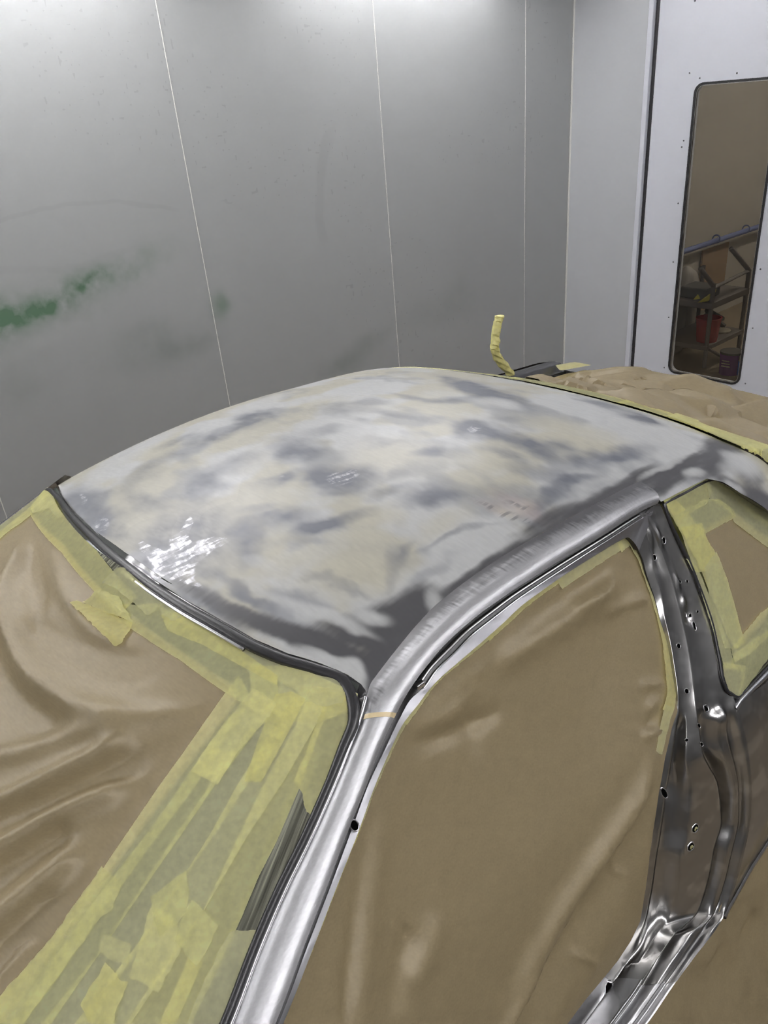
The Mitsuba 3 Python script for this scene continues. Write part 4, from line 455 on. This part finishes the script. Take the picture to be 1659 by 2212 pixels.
d_, i_ = ptree.query(np.mean(HOLES[7][:3]) * 0 + np.array(HOLES[7][:3]))
hole(*SQUARE, .006, .008, -8, square=True); hole(*SLOT, .008, .017, -38, square=True)
ftree = cKDTree(FL); hole(*PHOLE, .005, .007, 10, tree=ftree)
# quarter panel: belt ledge, outer skin, lower edge
bi, bo, lo = np.array(BELT_IN), np.array(BELT_OUT), np.array(LOWER)
def ext(a, x): a = np.asarray(a); d = a[-1] - a[-2]; k = (x - a[-1][0]) / d[0]; return np.vstack([a, a[-1] + d * k])
bi, bo, lo = (ext(a, 2.62) for a in (bi, bo, lo))
n_ = 60; bi, bo = (resamp(a, n_) for a in (bi, bo))
obj('belt_ledge', grid(np.stack([bi + [0, .012, -.006], bi, bi * .75 + bo * .25 + [0, .002, -.004], bi * .4 + bo * .6 + [0, 0, .001], bo + [0, .001, .002], bo + [0, -.003, -.003], bo + [0, -.003, -.010]], 1), True), 'm_steel_bright', car, smooth=True, label='bright ledge under the rear side window')
q_ = resamp(np.vstack([S4[(tp > 9.6) & (tp < 16.1), 3]]), 60)
top = resamp(np.vstack([bo[:1] + [.004, -.003, -.01], bo[1:] + [0, -.003, -.01]]), 70); bot = resamp(lo, 70)
tt = np.linspace(0, 1, 40)[:, None, None]
qp = []
for k in range(40):
    f = k / 39.; a = q_[int(round(f * 59))]; b = np.array([2.62, 0, top[-1][2] * (1 - f) + bot[-1][2] * f])
    x = np.linspace(a[0], 2.62, 70); z0 = np.interp(x, top[:, 0], top[:, 2]) * (1 - f) + np.interp(x, bot[:, 0], bot[:, 2]) * f
    w = np.clip((x - a[0]) / .12, 0, 1); z = a[2] * (1 - w) + z0 * w
    y = yside(x, z) - .002 - .010 * np.sin(math.pi * np.clip(f * 1.05, 0, 1)) * np.clip((x - a[0]) / .08, 0, 1); y[0] = a[1]
    qp.append(np.c_[x, y, z])
qp = np.array(qp)
obj('quarter_panel', grid(qp), 'm_quarter' if 'm_quarter' in scene else 'm_steel_dark', car, smooth=True, label='dark polished steel quarter panel behind the door pillar')
le = qp[-1]; obj('quarter_edge', grid(np.stack([le + [0, -.001, .004], le + [0, -.005, .001], le + [0, -.005, -.004], le + [0, .012, -.012], le + [0, .02, -.03]], 1)), 'm_steel_bright', car, smooth=True)
# windscreen, its seal and the far pillar
obj('windscreen', lay([(-.535, -.002), (0, -.01), (.535, -.002), (.775, .70), (0, .70), (-.775, .70)], wsf, .05, -.004, flip=False), 'm_glass_dark', car, smooth=True)
sl = np.array([fr3[i] + np.array([-.010, 0, -.0045]) for i in range(1, len(fr3))])
sl[0] += [.002, .012, 0]
near = rin[:9][::-1] + np.array([-.004, .0055, .0025])
far = np.array([ws(hw(s) + .006, s) for s in np.linspace(.02, .6, 12)])
obj('windscreen_seal', tube(np.vstack([near[::-1][:-1], sl[1:-1], far]), np.interp(np.arange(260), [0, 48, 60, 120, 185, 259], [.0064, .0064, .0095, .0092, .0055, .0055]), 10, n=260, flat=.85), 'm_rubber', car, smooth=True)
ga = np.vstack([rin[4:9], fr3[0:3]]); gb = np.vstack([rin[4:9] + [-.012, .016, -.005], fr3[0:3] + [-.018, .004, -.010]])
obj('seal_lip', grid(np.stack([resamp(ga, 50), resamp(gb, 50)], 1)), 'm_rubber', car, smooth=True)
obj('seal_trim', tube(np.array([fr3[i] + np.array([-.0215, 0, -.0065]) for i in (5, 6, 7, 8, 9, 10)]), .0032, 8, n=60), 'm_chrome', car, smooth=True)
obj('pillar_trim', tube(rin[:9] + np.array([.001, .000, .002]), .0028, 8, n=80), 'm_chrome', car, smooth=True)
fp = np.array([[ws(hw(s) + .010, s) + [0, 0, .004], ws(hw(s) + .03, s) + [.02, 0, 0.006], ws(hw(s) + .05, s) + [.05, 0, -.02], ws(hw(s) + .06, s) + [.08, 0, -.06]] for s in np.linspace(-.01, .62, 30)])
obj('far_pillar', grid(fp, True), 'm_steel_dark', car, smooth=True)
# rear side window and rear window
qw = QW
obj('quarter_glass', lay(qw, sidep(.02), .05), 'm_glass_dark', car, smooth=True)
qs = np.array([[x, float(yside(x, z)) + .008, z] for x, z in qw + qw[:1]])
obj('quarter_glass_seal', tube(qs, .0042, 8, n=200), 'm_rubber', car, smooth=True)
obj('quarter_glass_surround', grid(np.stack([resamp(qs[2:9] + [.0, .003, .0], 40), np.array([[x, y, zroof(x, y)] for x, y in resamp(np.vstack([QTOP[2:], SAIL[1:]]), 40)])], 1)), 'm_steel_dark', car, smooth=True)
obj('rear_glass', lay([(1.66, .66), (1.66, 1.74), (2.2, 1.72), (2.2, .70)], deckp, .08, -.012), 'm_glass_dark', car, smooth=True)
obj('boot_lid', lay([(2.2, .62), (2.2, 1.80), (2.56, 1.80), (2.56, .62)], deckp, .08, -.02), 'm_steel_dark', car, smooth=True)
# the shell goes on beyond the frame: boot side, tail, bonnet and wing in grey primer
mat('m_primer', pr((.10, .10, .105), .4))
xs = np.linspace(1.84, 2.62, 40)
ds = np.stack([np.c_[xs, np.full(40, .64), zdeck(xs, .64) - .02], np.c_[xs, np.full(40, .54), zdeck(xs, .64) - .04], np.c_[xs, yside(xs, .82) + .01, np.full(40, .815)]], 1)
obj('boot_side', grid(ds), 'm_primer', car, smooth=True)
tl = np.linspace(.36, 1.86, 30); obj('tail_panel', grid(np.stack([np.c_[np.full(30, 2.60), tl, np.full(30, .90)], np.c_[np.full(30, 2.64), tl, np.full(30, .80)], np.c_[np.full(30, 2.64), tl, np.full(30, .30)]], 1)), 'm_primer', car, smooth=40)
ba = np.linspace(-.775, .775, 40); b0 = ws(ba, np.full(40, .70)); b0[:, 2] += .012
bon = np.stack([b0 + np.array([-q * 1.0, 0, -.02 * q - .12 * q * q]) for q in np.linspace(0, 1, 14)], 1); obj('bonnet', grid(bon), 'm_primer', car, smooth=True)
wg = bon[0]; obj('front_wing', grid(np.stack([wg, wg + [0, -.05, -.03], np.c_[wg[:, 0], np.full(14, .38), wg[:, 2] - .16], np.c_[wg[:, 0], np.full(14, .37), np.full(14, .25)]], 1)), 'm_primer', car, smooth=True)
# far rear shoulder: raised dark pressing with a rounded end
sh = []
for k, x in enumerate(np.linspace(1.95, 2.635, 48)):
    e = max(0., (x - 2.575) / .06); top_ = np.interp(x, [1.9, 2.15, 2.277, 2.394, 2.518, 2.60], [.92, .948, .961, .951, .940, .931]) - .03 * min(1, e) ** 2.2
    y0, y1 = 1.735 + .02 * min(1, e), 1.86 - .03 * min(1, e)
    sh.append([[x, y0 + .02, .80], [x, y0, top_ - .075], [x, y0 + .003, top_ - .032], [x, y0 + .016, top_ - .027], [x, y0 + .020, top_ - .007], [x, y0 + .028, top_], [x, y0 + .055, top_ + .001], [x, y1, top_ - .015], [x, y1 + .03, top_ - .08], [x, y1 + .04, .55]])
mat('m_shoulder_dark', pr((.03, .03, .032), .28))  # even near-black base for the far rear shoulder
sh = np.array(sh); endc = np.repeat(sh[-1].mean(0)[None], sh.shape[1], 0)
obj('rear_shoulder', grid(np.concatenate([sh, sh[-1:] * .5 + endc[None] * .5 + [.006, 0, 0], endc[None] + [.008, 0, 0]]), True), 'm_shoulder_dark', car, smooth=35, label='dark rear shoulder rising beyond the roof')

# ------------------------------------------------------------------ masking paper
def hws(P):
    m = Polygon(WSPAPER); f = folds(P, WSFOLD)
    edge = np.array([m.exterior.distance(Point(p)) if m.contains(Point(p)) else 0. for p in P])
    k = np.clip((edge - .03) / .09, 0, 1)
    return np.maximum(.0018, .0018 + .012 * k + f * np.clip((edge - .012) / .05, 0, 1) + k * (.006 * n2(P, 7, 3) + .0045 * crinkle(P, 9, 5)*1.0 + .0012 * n2(P, 45, 8)))
obj('masking_paper', lay(WSPAPER, wsf, .007, hws), 'm_paper', smooth=True, label='large sheet of creased brown paper draped over the windscreen', cat='masking paper')
def hdoor(P):
    m = Polygon(DPAPER)
    edge = np.array([m.exterior.distance(Point(p)) if m.contains(Point(p)) else 0. for p in P])
    k = np.clip((edge - .012) / .05, 0, 1)
    ed = np.exp(-(edge / .05) ** 2)
    return folds(P, DFOLD) * k + k * (.010 * n2(P, 5, 13) + .030 * crinkle(P, 12, 15) * ed + .006 * crinkle(P, 5, 4) + .0008 * n2(P, 50, 18)) - .012 * np.clip(edge / .2, 0, 1)
obj('masking_paper', lay(DPAPER, sidep(.050), .007, hdoor), 'm_paper', smooth=True, label='tall sheet of brown paper filling the open doorway', cat='masking paper')
obj('masking_paper', lay(QPAPER, sidep(.012), .01, lambda P: .003 + .004 * n2(P, 9, 23) + .0025 * crinkle(P, 14, 24) + .001 * n2(P, 60, 2)), 'm_paper', smooth=True, label='small piece of brown paper inside the taped rear side window', cat='masking paper')
dk = [(1.76, .60), (1.755, .85), (1.765, 1.1), (1.765, 1.27), (1.9, 1.42), (2.10, 1.58), (2.34, 1.705), (2.46, 1.725), (2.56, 1.71), (2.66, 1.62), (2.66, 1.40), (2.62, 1.15), (2.62, .95), (2.64, .80), (2.66, .66), (2.4, .56), (2.1, .52), (1.9, .54), (1.8, .57)]
def hdeck(P):
    m = Polygon(dk); edge = np.array([m.exterior.distance(Point(p)) if m.contains(Point(p)) else 0. for p in P])
    k = np.clip((edge - .005) / .08, 0, 1)
    return .004 - .012 * np.clip((P[:, 1] - 1.5) / .12, 0, 1) + k * ((.020 + .045 * n2(P, 4, 33)) * (1 - np.clip((P[:, 1] - 1.58) / .12, 0, 1)) + .05 * crinkle(P, 5, 35) * .35) + np.clip(edge / .05, 0, 1) * .30 * crinkle(P, 6, 38) * (1 - .6 * np.clip((P[:, 1] - 1.55) / .1, 0, 1))
obj('masking_paper', lay(dk, deckp, .012, hdeck), 'm_paper', smooth=30, label='crumpled brown paper over the rear window and boot', cat='masking paper')
# paper hung below the sill and the quarter panel, out to the floor
e0 = np.vstack([S4[(tp > 16.2), 3][::-1], lo[0][None] + [.01, 0, 0], lo[1:]]); e0 = resamp(e0[np.argsort(e0[:, 0])], 120)
hp = []
for f in np.linspace(0, 1, 60):
    z = e0[:, 2] * (1 - f) + .012 * f - .008 * (1 - f); y = e0[:, 1] + .012 - .20 * f ** 1.3 * (1 + .15 * np.sin(e0[:, 0] * 9))
    hp.append(np.c_[e0[:, 0], y, z])
hp = np.array(hp); q = np.c_[hp[..., 0].ravel(), hp[..., 2].ravel()]
dy = (.05 * n2(q, 6, 43) + .03 * n2(q, 14, 45) + .14 * crinkle(q, 6, 44)) .reshape(hp.shape[:2]) * np.clip(np.linspace(0, 1, 60) * 8, .1, 1)[:, None]
hp[..., 1] -= dy
obj('masking_paper', grid(hp), 'm_paper', smooth=True, label='brown paper hanging below the sill and quarter panel to the floor', cat='masking paper')

# ------------------------------------------------------------------ masking tape, each strip a sheet of its own laid on what it sticks to
G1 = 'yellow tape strips fanning across the windscreen'
wpoly = Polygon(WSPAPER)
STACK = {}
def cover(P, pts):
    """1 where a strip already laid covers P, ramping over 3 mm at its edge."""
    pts = np.asarray(pts); lo, hi = pts.min(0) - .004, pts.max(0) + .004; out = np.zeros(len(P))
    near = ((P > lo) & (P < hi)).all(1)
    if not near.any(): return out
    Q = P[near]; pl = Polygon(pts).buffer(0); L = pl.length
    ring = np.array([g.interpolate(t).coords[0] for g in ([pl.exterior] if pl.geom_type == 'Polygon' else [k.exterior for k in pl.geoms]) for t in np.arange(0, g.length, .0012)])
    d = cKDTree(ring).query(Q)[0] * np.where(inside(pl, Q), 1, -1)
    out[near] = np.clip(.5 + d / .003, 0, 1); return out
def tapeon(name_label, pts, surf, lift, seed, under=None, mat_='m_tape', group=None, rag=.0, curl=0., grow=0., stack=None, step=.004):
    pts = np.array(pts)
    if grow: pts = np.array(Polygon(pts).buffer(0).buffer(grow, join_style=2).exterior.coords)[:-1]
    if rag:
        pl = Polygon(pts).buffer(0); pl = pl if pl.geom_type == 'Polygon' else max(pl.geoms, key=lambda g: g.area)
        L = pl.exterior.length; q = np.array([pl.exterior.interpolate(L * i / 240).coords[0] for i in range(240)])
        pts = q + rag * np.c_[n2(q, 120, seed), n2(q, 120, seed + 4)]
    below = STACK.setdefault(stack, []) if stack else []
    def h(P):
        b = lift + .0006 * n2(P, 40, 77) + .0001 * n2(P, 90, seed)
        for o in below: b = b + .0007 * cover(P, o)
        if curl: b = b + .0010 * crinkle(P, 30, seed) + curl * np.clip(folds(P, [(pts[[0, len(pts) // 2]], 1, .012)]), 0, 1) + curl * 3 * np.abs(crinkle(P, 45, seed + 1))
        if under is not None:
            ins = inside(wpoly, P)
            if ins.any(): u = np.zeros(len(P)); u[ins] = under(P[ins]); b = b + u
        return b
    k = obj('masking_tape', lay(pts, surf, step, h, seed), TAPES[seed % 4][0] if mat_ == 'm_tape' else mat_, smooth=True, label=name_label, cat='tape strip', group=group)
    if stack: below.append(pts)
    return k
TL = {  # name: (label, layer)
'fan6': ('dark thin strip of tape next to the bare steel windscreen pillar', 0, 'm_tape_thin'), 'fan5': ('long tape strip of the windscreen fan, second from the bare pillar', 1), 'fan4': ('long tape strip of the windscreen fan, third from the bare pillar', 2), 'fan3': ('long tape strip of the windscreen fan, fourth from the bare pillar', 1), 'fan2': ('long tape strip of the windscreen fan, second from the brown paper', 2), 'fan1': ('long tape strip holding down the edge of the windscreen paper', 1),
'header_lower': ('wide tape strip along the top edge of the windscreen paper', 1), 'header_near': ('tape strip lining the black seal at the top of the windscreen', 0), 'under_patch': ('tape patch beneath the top of the fan beside the black seal', 0), 'header_wedge': ('bright narrow tape wedge in the middle of the header tapes', 2), 'header_sliver': ('small tape scrap by the seal beside the torn crosswise piece', 2), 'far_header': ('wide tape strip running down from the far top corner of the windscreen', 1), 'far_corner': ('short tape cap on the far top corner of the windscreen', 2), 'corner_pillar': ('tape strip along the far windscreen pillar', 1), 'corner_pillar_lower': ('lower tape strip along the far windscreen pillar, touching the paper', 2), 'thin_header': ('thin clear-looking tape sliver against the black header seal', 0, 'm_tape_thin'),
'torn_across': ('torn tape piece stuck across the header tapes beside the bare metal scuffs', 3), 'crumpled': ('crumpled tape scrap bunched below the header tapes', 4), 'flap': ('loose wrinkled tape flap sticking out onto the windscreen paper', 5),
'corner_near': ('broad tape strip in the near top corner of the windscreen with a torn lower end', 4), 'corner_cap': ('double tape cap where the fan meets the near top corner', 5), 'pillar_foot': ('broad tape strip at the foot of the bare windscreen pillar', 4), 'short2': ('short tape strip with torn ends beside the top of the windscreen fan', 3), 'short2_top': ('little tape patch over the top of the short strip', 4), 'short2_foot': ('bright tape patch over the lower end of the short strip', 5), 'edge_over': ('tape strip with a torn tip doubled along the lower paper edge', 3), 'fan_low': ('short tape strip running from the torn patch to the lower edge of the picture', 3), 'fan_high': ('short tape strip doubling the top of the fan, left of the near corner', 2), 'leaf': ('leaf-shaped tape patch in the middle of the windscreen fan', 4), 'torn_centre': ('torn tape patch just right of the leaf-shaped one', 5), 'low_patch': ('small square tape patch across the lower fan strips', 3), 'low_leaf': ('curled tape piece at the lower edge of the picture on the fan', 6), 'mid_patch': ('tape patch under the leaf-shaped one on the lower fan', 3)}
RAG = {'torn_across', 'crumpled', 'flap', 'corner_near', 'corner_cap', 'short2', 'short2_top', 'short2_foot', 'edge_over', 'leaf', 'torn_centre', 'low_patch', 'low_leaf', 'mid_patch', 'pillar_foot', 'header_sliver'}
for i, (k, d) in enumerate(sorted(TL.items(), key=lambda e: e[1][1])):
    tapeon(d[0], TW[k], wsf, .0030, 50 + i, hws, stack='w', mat_=d[2] if len(d) > 2 else 'm_tape', rag=.004 if k in RAG else .0008, curl={'flap': .007, 'crumpled': .008, 'low_leaf': .003, 'torn_across': .0015}.get(k, 0))
TQL = {'top_patch': ('tape patch over the glass at the top corner of the rear side window', 0), 'front_upper': ('tape strip down the upper front edge of the rear side window', 1), 'cross': ('tape strip across the top of the small window paper', 2), 'roofline': ('tape strip along the sloping rear edge of the small window paper', 1), 'roofline_outer': ('outer tape strip beside the seal at the sloping rear edge of the side window', 0), 'front_inner': ('tape strip along the front edge of the small window paper', 2), 'front_bright': ('brighter doubled tape strip on the front edge of the small window paper', 3), 'front_outer': ('tape strip next to the seal behind the centre pillar', 0), 'foot': ('short tape piece in the bottom corner of the rear side window', 1), 'sill': ('tape strip along the lower edge of the small window paper', 3), 'sill_lower': ('tape strip on the window ledge below the small window paper', 0)}
for i, (k, d) in enumerate(sorted(TQL.items(), key=lambda e: e[1][1])):
    tapeon(d[0], TQ[k], sidep(.012), .0065, 150 + i, stack='q', rag=.003, grow=.005)
TDL = {'pillar_low': 'narrow tape edge low along the bare pillar beside the doorway paper', 'pillar_mid': 'narrow tape edge halfway up the pillar beside the doorway paper', 'corner': 'tape edge at the front top bend of the doorway', 'rail_front': 'tape edge under the front of the roof rail in the doorway', 'rail_mid': 'tape strip under the middle of the roof rail in the doorway', 'rail_back': 'wide greenish tape strip under the rear of the roof rail in the doorway', 'rail_end': 'bright tape piece at the rear top corner of the doorway', 'lock_upper': 'tape edge at the upper front of the centre pillar', 'lock_mid': 'greenish tape edge at the middle front of the centre pillar', 'lock_low': 'tape edge at the lower front of the centre pillar'}
for i, (k, l) in enumerate(TDL.items()):
    tapeon(l, TD[k], sidep(.050), .003, 250 + i, rag=.002, stack='d')
# rear edge of the roof: strips end to end along the rear window
re = np.array([(x, y) for x, y in rear]); re = re[np.argsort(re[:, 1])]
def rearstrip(y0, y1, w0, w1, off=.001):
    ys = np.linspace(y0, y1, 16); x = np.interp(ys, re[:, 1], re[:, 0]) + off
    return np.vstack([np.c_[x, ys], np.c_[x + np.linspace(w0, w1, 16), ys][::-1]])
def overedge(P):
    e = np.interp(P[:, 1], re[:, 1], re[:, 0])
    return np.c_[P, np.where(P[:, 0] < e + .004, zroof(P[:, 0], P[:, 1]) + .002, np.maximum(zdeck(P[:, 0], P[:, 1]) + .003, zroof(e, P[:, 1]) + .002 - .40 * (P[:, 0] - e)))]
for i, (a, b, w0, w1, l) in enumerate([(1.32, 1.79, .055, .05, 'tape strip at the far end of the roof rear edge'), (.98, 1.35, .06, .055, 'tape strip in the middle of the roof rear edge'), (.74, 1.0, .062, .06, 'tape strip nearer the camera on the roof rear edge'), (.55, .78, .075, .06, 'tape strip on the rear edge above the sail panel'), (.62, .86, .085, .07, 'second tape layer overlapping the rear edge near the sail panel')]):
    tapeon(l, rearstrip(a, b, w0, w1, -.006 + .004 * (i == 4)), overedge, .001 + .0012 * i, 300 + i, rag=.004)
tapeon('tape scrap at the far corner of the boot paper', [(2.44, 1.66), (2.56, 1.60), (2.60, 1.70), (2.53, 1.745)], deckp, .03, 320, rag=.004)
# bent rod wrapped in tape, standing on the far rear shoulder
rod = np.array(ROD); rp = resamp(rod, 46)
rr = .0165 + .003 * (meshkit.fbm(np.c_[rp * 40], 3, 3) - .5)
rt = tube(rp, rr, 14, cap=True); vv = rt.vertices.view(np.ndarray).copy(); ctr = rp.mean(0)
vv += (meshkit.fbm(vv * 60, 3, 9)[:, None] - .5) * .012 * (vv - np.repeat(rp[np.abs(vv[:, None] - rp[None]).sum(-1).argmin(1)], 1, 0)) / .016
vv += .0022 * np.sin(vv[:, 2:] * 330 + vv[:, :1] * 200)
mat('m_tape_wrap', pr(proc(lambda p, n, uv: mi.Color3f(.62, .58, .23) * (.8 + .5 * tfbm(p.x * 70, p.y * 70, p.z * 70, 3))), .5))
rt.vertices = vv
ant = thing('wrapped_rod', 'bent rod wrapped in crinkled yellow tape standing beyond the roof', 'rod')
obj('tape_wrap', rt, 'm_tape_wrap', ant, smooth=50)
obj('end_cap', trimesh.creation.cylinder(.018, .006, sections=18).apply_translation(rp[-1]), 'm_tape_wrap', ant)

# ------------------------------------------------------------------ the workshop beyond the door window
X0, X1, Y0, Y1 = XD + .02, 10.2, .6, 3.34
mat('m_shop', pr((.36, .34, .305), .8)); mat('m_pipe', pr((.12, .15, .30), .45)); mat('m_cart', pr((.10, .09, .085), .5)); mat('m_card', pr((.24, .17, .11), .8)); mat('m_red', pr((.25, .03, .035), .4)); mat('m_purple', pr((.12, .03, .16), .4)); mat('m_blue', pr((.04, .12, .42), .4)); mat('m_dim', pr((.05, .05, .048), .6)); mat('m_pale', pr((.42, .38, .31), .6)); mat('m_film', pr((.25, .235, .215), .45)); mat('m_yellow', pr((.62, .55, .12), .5)); mat('m_bin', pr((.16, .15, .14), .6))
struct('wall_shop_side', box(X0, X1, Y1, Y1 + .06, 0, 3.0), 'm_shop')
struct('wall_shop_end', box(X1, X1 + .06, Y0, Y1, 0, 3.0), 'm_shop')
struct('wall_shop_other', box(X0, X1, Y0 - .06, Y0, 0, 3.0), 'm_shop')
struct('ceiling_shop', box(X0, X1, Y0, Y1, 3.0, 3.06), 'm_shop')
sl_ = thing('added_shop_lamp', 'added lamp out of view under the workshop ceiling, lighting the room beyond the door window', 'lamp')  # unseen lamp, added to brighten the room behind the door window
obj('tube', box(5.5, 8.5, 1.75, 1.82, 2.93, 2.96), 'm_white', sl_, emitter=area((SHOP * 1.0, SHOP * .93, SHOP * .82)), **BO)
obj('added_batten', box(5.5, 8.5, 1.72, 1.85, 2.965, 3.0), 'm_white', sl_, **BO)
pp = thing('wall_pipe', 'blue pipe with ring clips along the workshop wall', 'pipe')
obj('pipe', tube([[5.0, 3.27, .685], [10, 3.27, .685]], .022, 12), 'm_pipe', pp, smooth=True, **BO)
for x in (5.75, 6.53, 7.05): obj('ring_clip', trimesh.creation.torus(.032, .006, major_sections=20, minor_sections=8).apply_transform(trimesh.transformations.rotation_matrix(math.pi / 2, [0, 1, 0])).apply_translation([x, 3.27, .70]), 'm_pipe', pp, smooth=True, **BO)
cb = thing('cardboard_sheet', 'tan cardboard sheet leaning on the workshop wall under the blue pipe', 'cardboard'); obj('board', box(6.42, 6.86, 3.315, 3.33, .10, .62), 'm_card', cb, **BO)
ct = thing('workshop_cart', 'dark tube-framed workshop cart with angled handles behind the door window', 'cart')
tb = lambda a, b, r=.016: tube([a, b], r, 8)
for x, y in ((5.23, 2.6), (5.74, 2.6), (5.23, 2.95), (5.74, 2.95)): obj('post', tb([x, y, .05], [x, y, .65]), 'm_cart', ct, smooth=True, **BO)
obj('handle', tb([5.22, 2.6, .64], [5.02, 2.6, .79]), 'm_cart', ct, smooth=True, **BO); obj('handle', tb([5.73, 2.6, .65], [5.42, 2.6, .85]), 'm_cart', ct, smooth=True, **BO)
obj('rail', tb([5.23, 2.6, .62], [5.74, 2.6, .645], .013), 'm_bin', ct, smooth=True, **BO)
obj('shelf', box(5.21, 5.76, 2.585, 2.97, .475, .52, .005), 'm_cart', ct, **BO); obj('shelf', box(5.21, 5.76, 2.585, 2.97, .18, .215, .005), 'm_cart', ct, **BO)
obj('brace', tb([5.24, 2.59, .19], [5.55, 2.565, .02], .012), 'm_cart', ct, smooth=True, **BO)
def lathe(prof, x, y, z, m, name, parent=None, sec=28, **k):
    l = trimesh.creation.revolve(np.array(prof), sections=sec); l.apply_translation([x, y, z]); return obj(name, l, m, parent, smooth=40, **BO, **k)
lathe([(0, 0), (.10, 0), (.115, .03), (.12, .38), (.105, .50), (.07, .58), (.02, .62), (0, .625)], 5.80, 3.11, .0, 'm_film', 'film_roll', label='tall roll wrapped in grey film at the left of the door window', cat='film roll')
lathe([(0, 0), (.07, 0), (.085, .16), (.09, .165), (.09, .17), (.08, .17), (.066, .01), (0, .01)], 5.34, 2.66, .215, 'm_red', 'bucket', label='dark red bucket standing on the lower shelf of the cart', cat='bucket')
tubp = thing('tub', 'purple tub with pale print on the floor behind the door window', 'tub')
lathe([(0, 0), (.07, 0), (.078, .15), (0, .15)], 5.36, 2.47, .0, 'm_purple', 'body', tubp); lathe([(0, .15), (.08, .15), (.08, .165), (0, .167)], 5.36, 2.47, .0, 'm_dim', 'lid', tubp)
for k in range(3): obj('print_line', box(5.279 + .002 * k, 5.283 + .002 * k, 2.445 - .004 * k, 2.50, .105 - .02 * k, .113 - .02 * k), 'm_pale', tubp, **BO)
bt = thing('bottle', 'clear bottle with blue label on the floor at the right of the door window', 'bottle')
lathe([(0, 0), (.045, 0), (.048, .01), (.048, .16), (.02, .20), (.016, .24), (0, .24)], 5.30, 2.335, .0, 'm_film', 'body', bt); lathe([(.049, .03), (.0495, .03), (.0495, .13), (.049, .13)], 5.30, 2.335, .0, 'm_blue', 'paper_label', bt)
lathe([(0, 0), (.06, 0), (.065, .012), (.062, .016), (0, .012)], 5.60, 2.68, .216, 'm_pale', 'dish', label='pale dish on the lower shelf of the cart', cat='dish')
obj('rag', trimesh.convex.convex_hull(np.array([[5.15, 2.66, .53], [5.22, 2.62, .53], [5.30, 2.64, .53], [5.27, 2.60, .585], [5.18, 2.63, .56], [5.30, 2.61, .60]])), 'm_yellow', label='yellow rag on the upper shelf of the cart', cat='rag', **BO)
obj('rag', trimesh.convex.convex_hull(np.array([[5.08, 2.66, .765], [5.12, 2.63, .765], [5.10, 2.64, .80], [5.15, 2.65, .768]]) - [0, 0, .20]), 'm_yellow', label='smaller yellow scrap beside the grey film roll', cat='rag', **BO)
obj('tool_case', box(5.26, 5.46, 2.66, 2.86, .522, .60, .01), 'm_dim', label='black case on the upper shelf of the cart', cat='case', **BO)
rs = np.random.RandomState(4)
for k, (x, z, l) in enumerate([(5.46, .25, 'long black tool lying in the cart, nearest the bucket'), (5.55, .28, 'black tool lying across the others in the cart'), (5.62, .33, 'topmost black tool in the cart'), (5.70, .27, 'black tool at the far end of the cart')]):
    b = box(-.09, .09, -.02, .02, -.014, .014, .006); b.apply_transform(trimesh.transformations.rotation_matrix(.5 - .35 * k, [0, 1, 0])); b.apply_transform(trimesh.transformations.rotation_matrix(.6 * k, [0, 0, 1])); b.apply_translation([x, 2.70 + .03 * k, z]); obj('hand_tool', b, 'm_dim', label=l, cat='tool', **BO)
obj('bin', box(5.34, 5.66, 3.0, 3.26, 0, .42, .02), 'm_bin', label='grey bin behind the cart against the workshop wall', cat='bin', **BO)
obj('curtain', grid(np.array([[[5.0 + .5 * s, 2.06 + .02 * math.sin(s * 26), z] for s in np.linspace(0, 1, 40)] for z in np.linspace(.25, 2.0, 6)])), 'm_dim', smooth=True, label='dark curtain hanging at the right edge of the door window', cat='curtain', **BO)
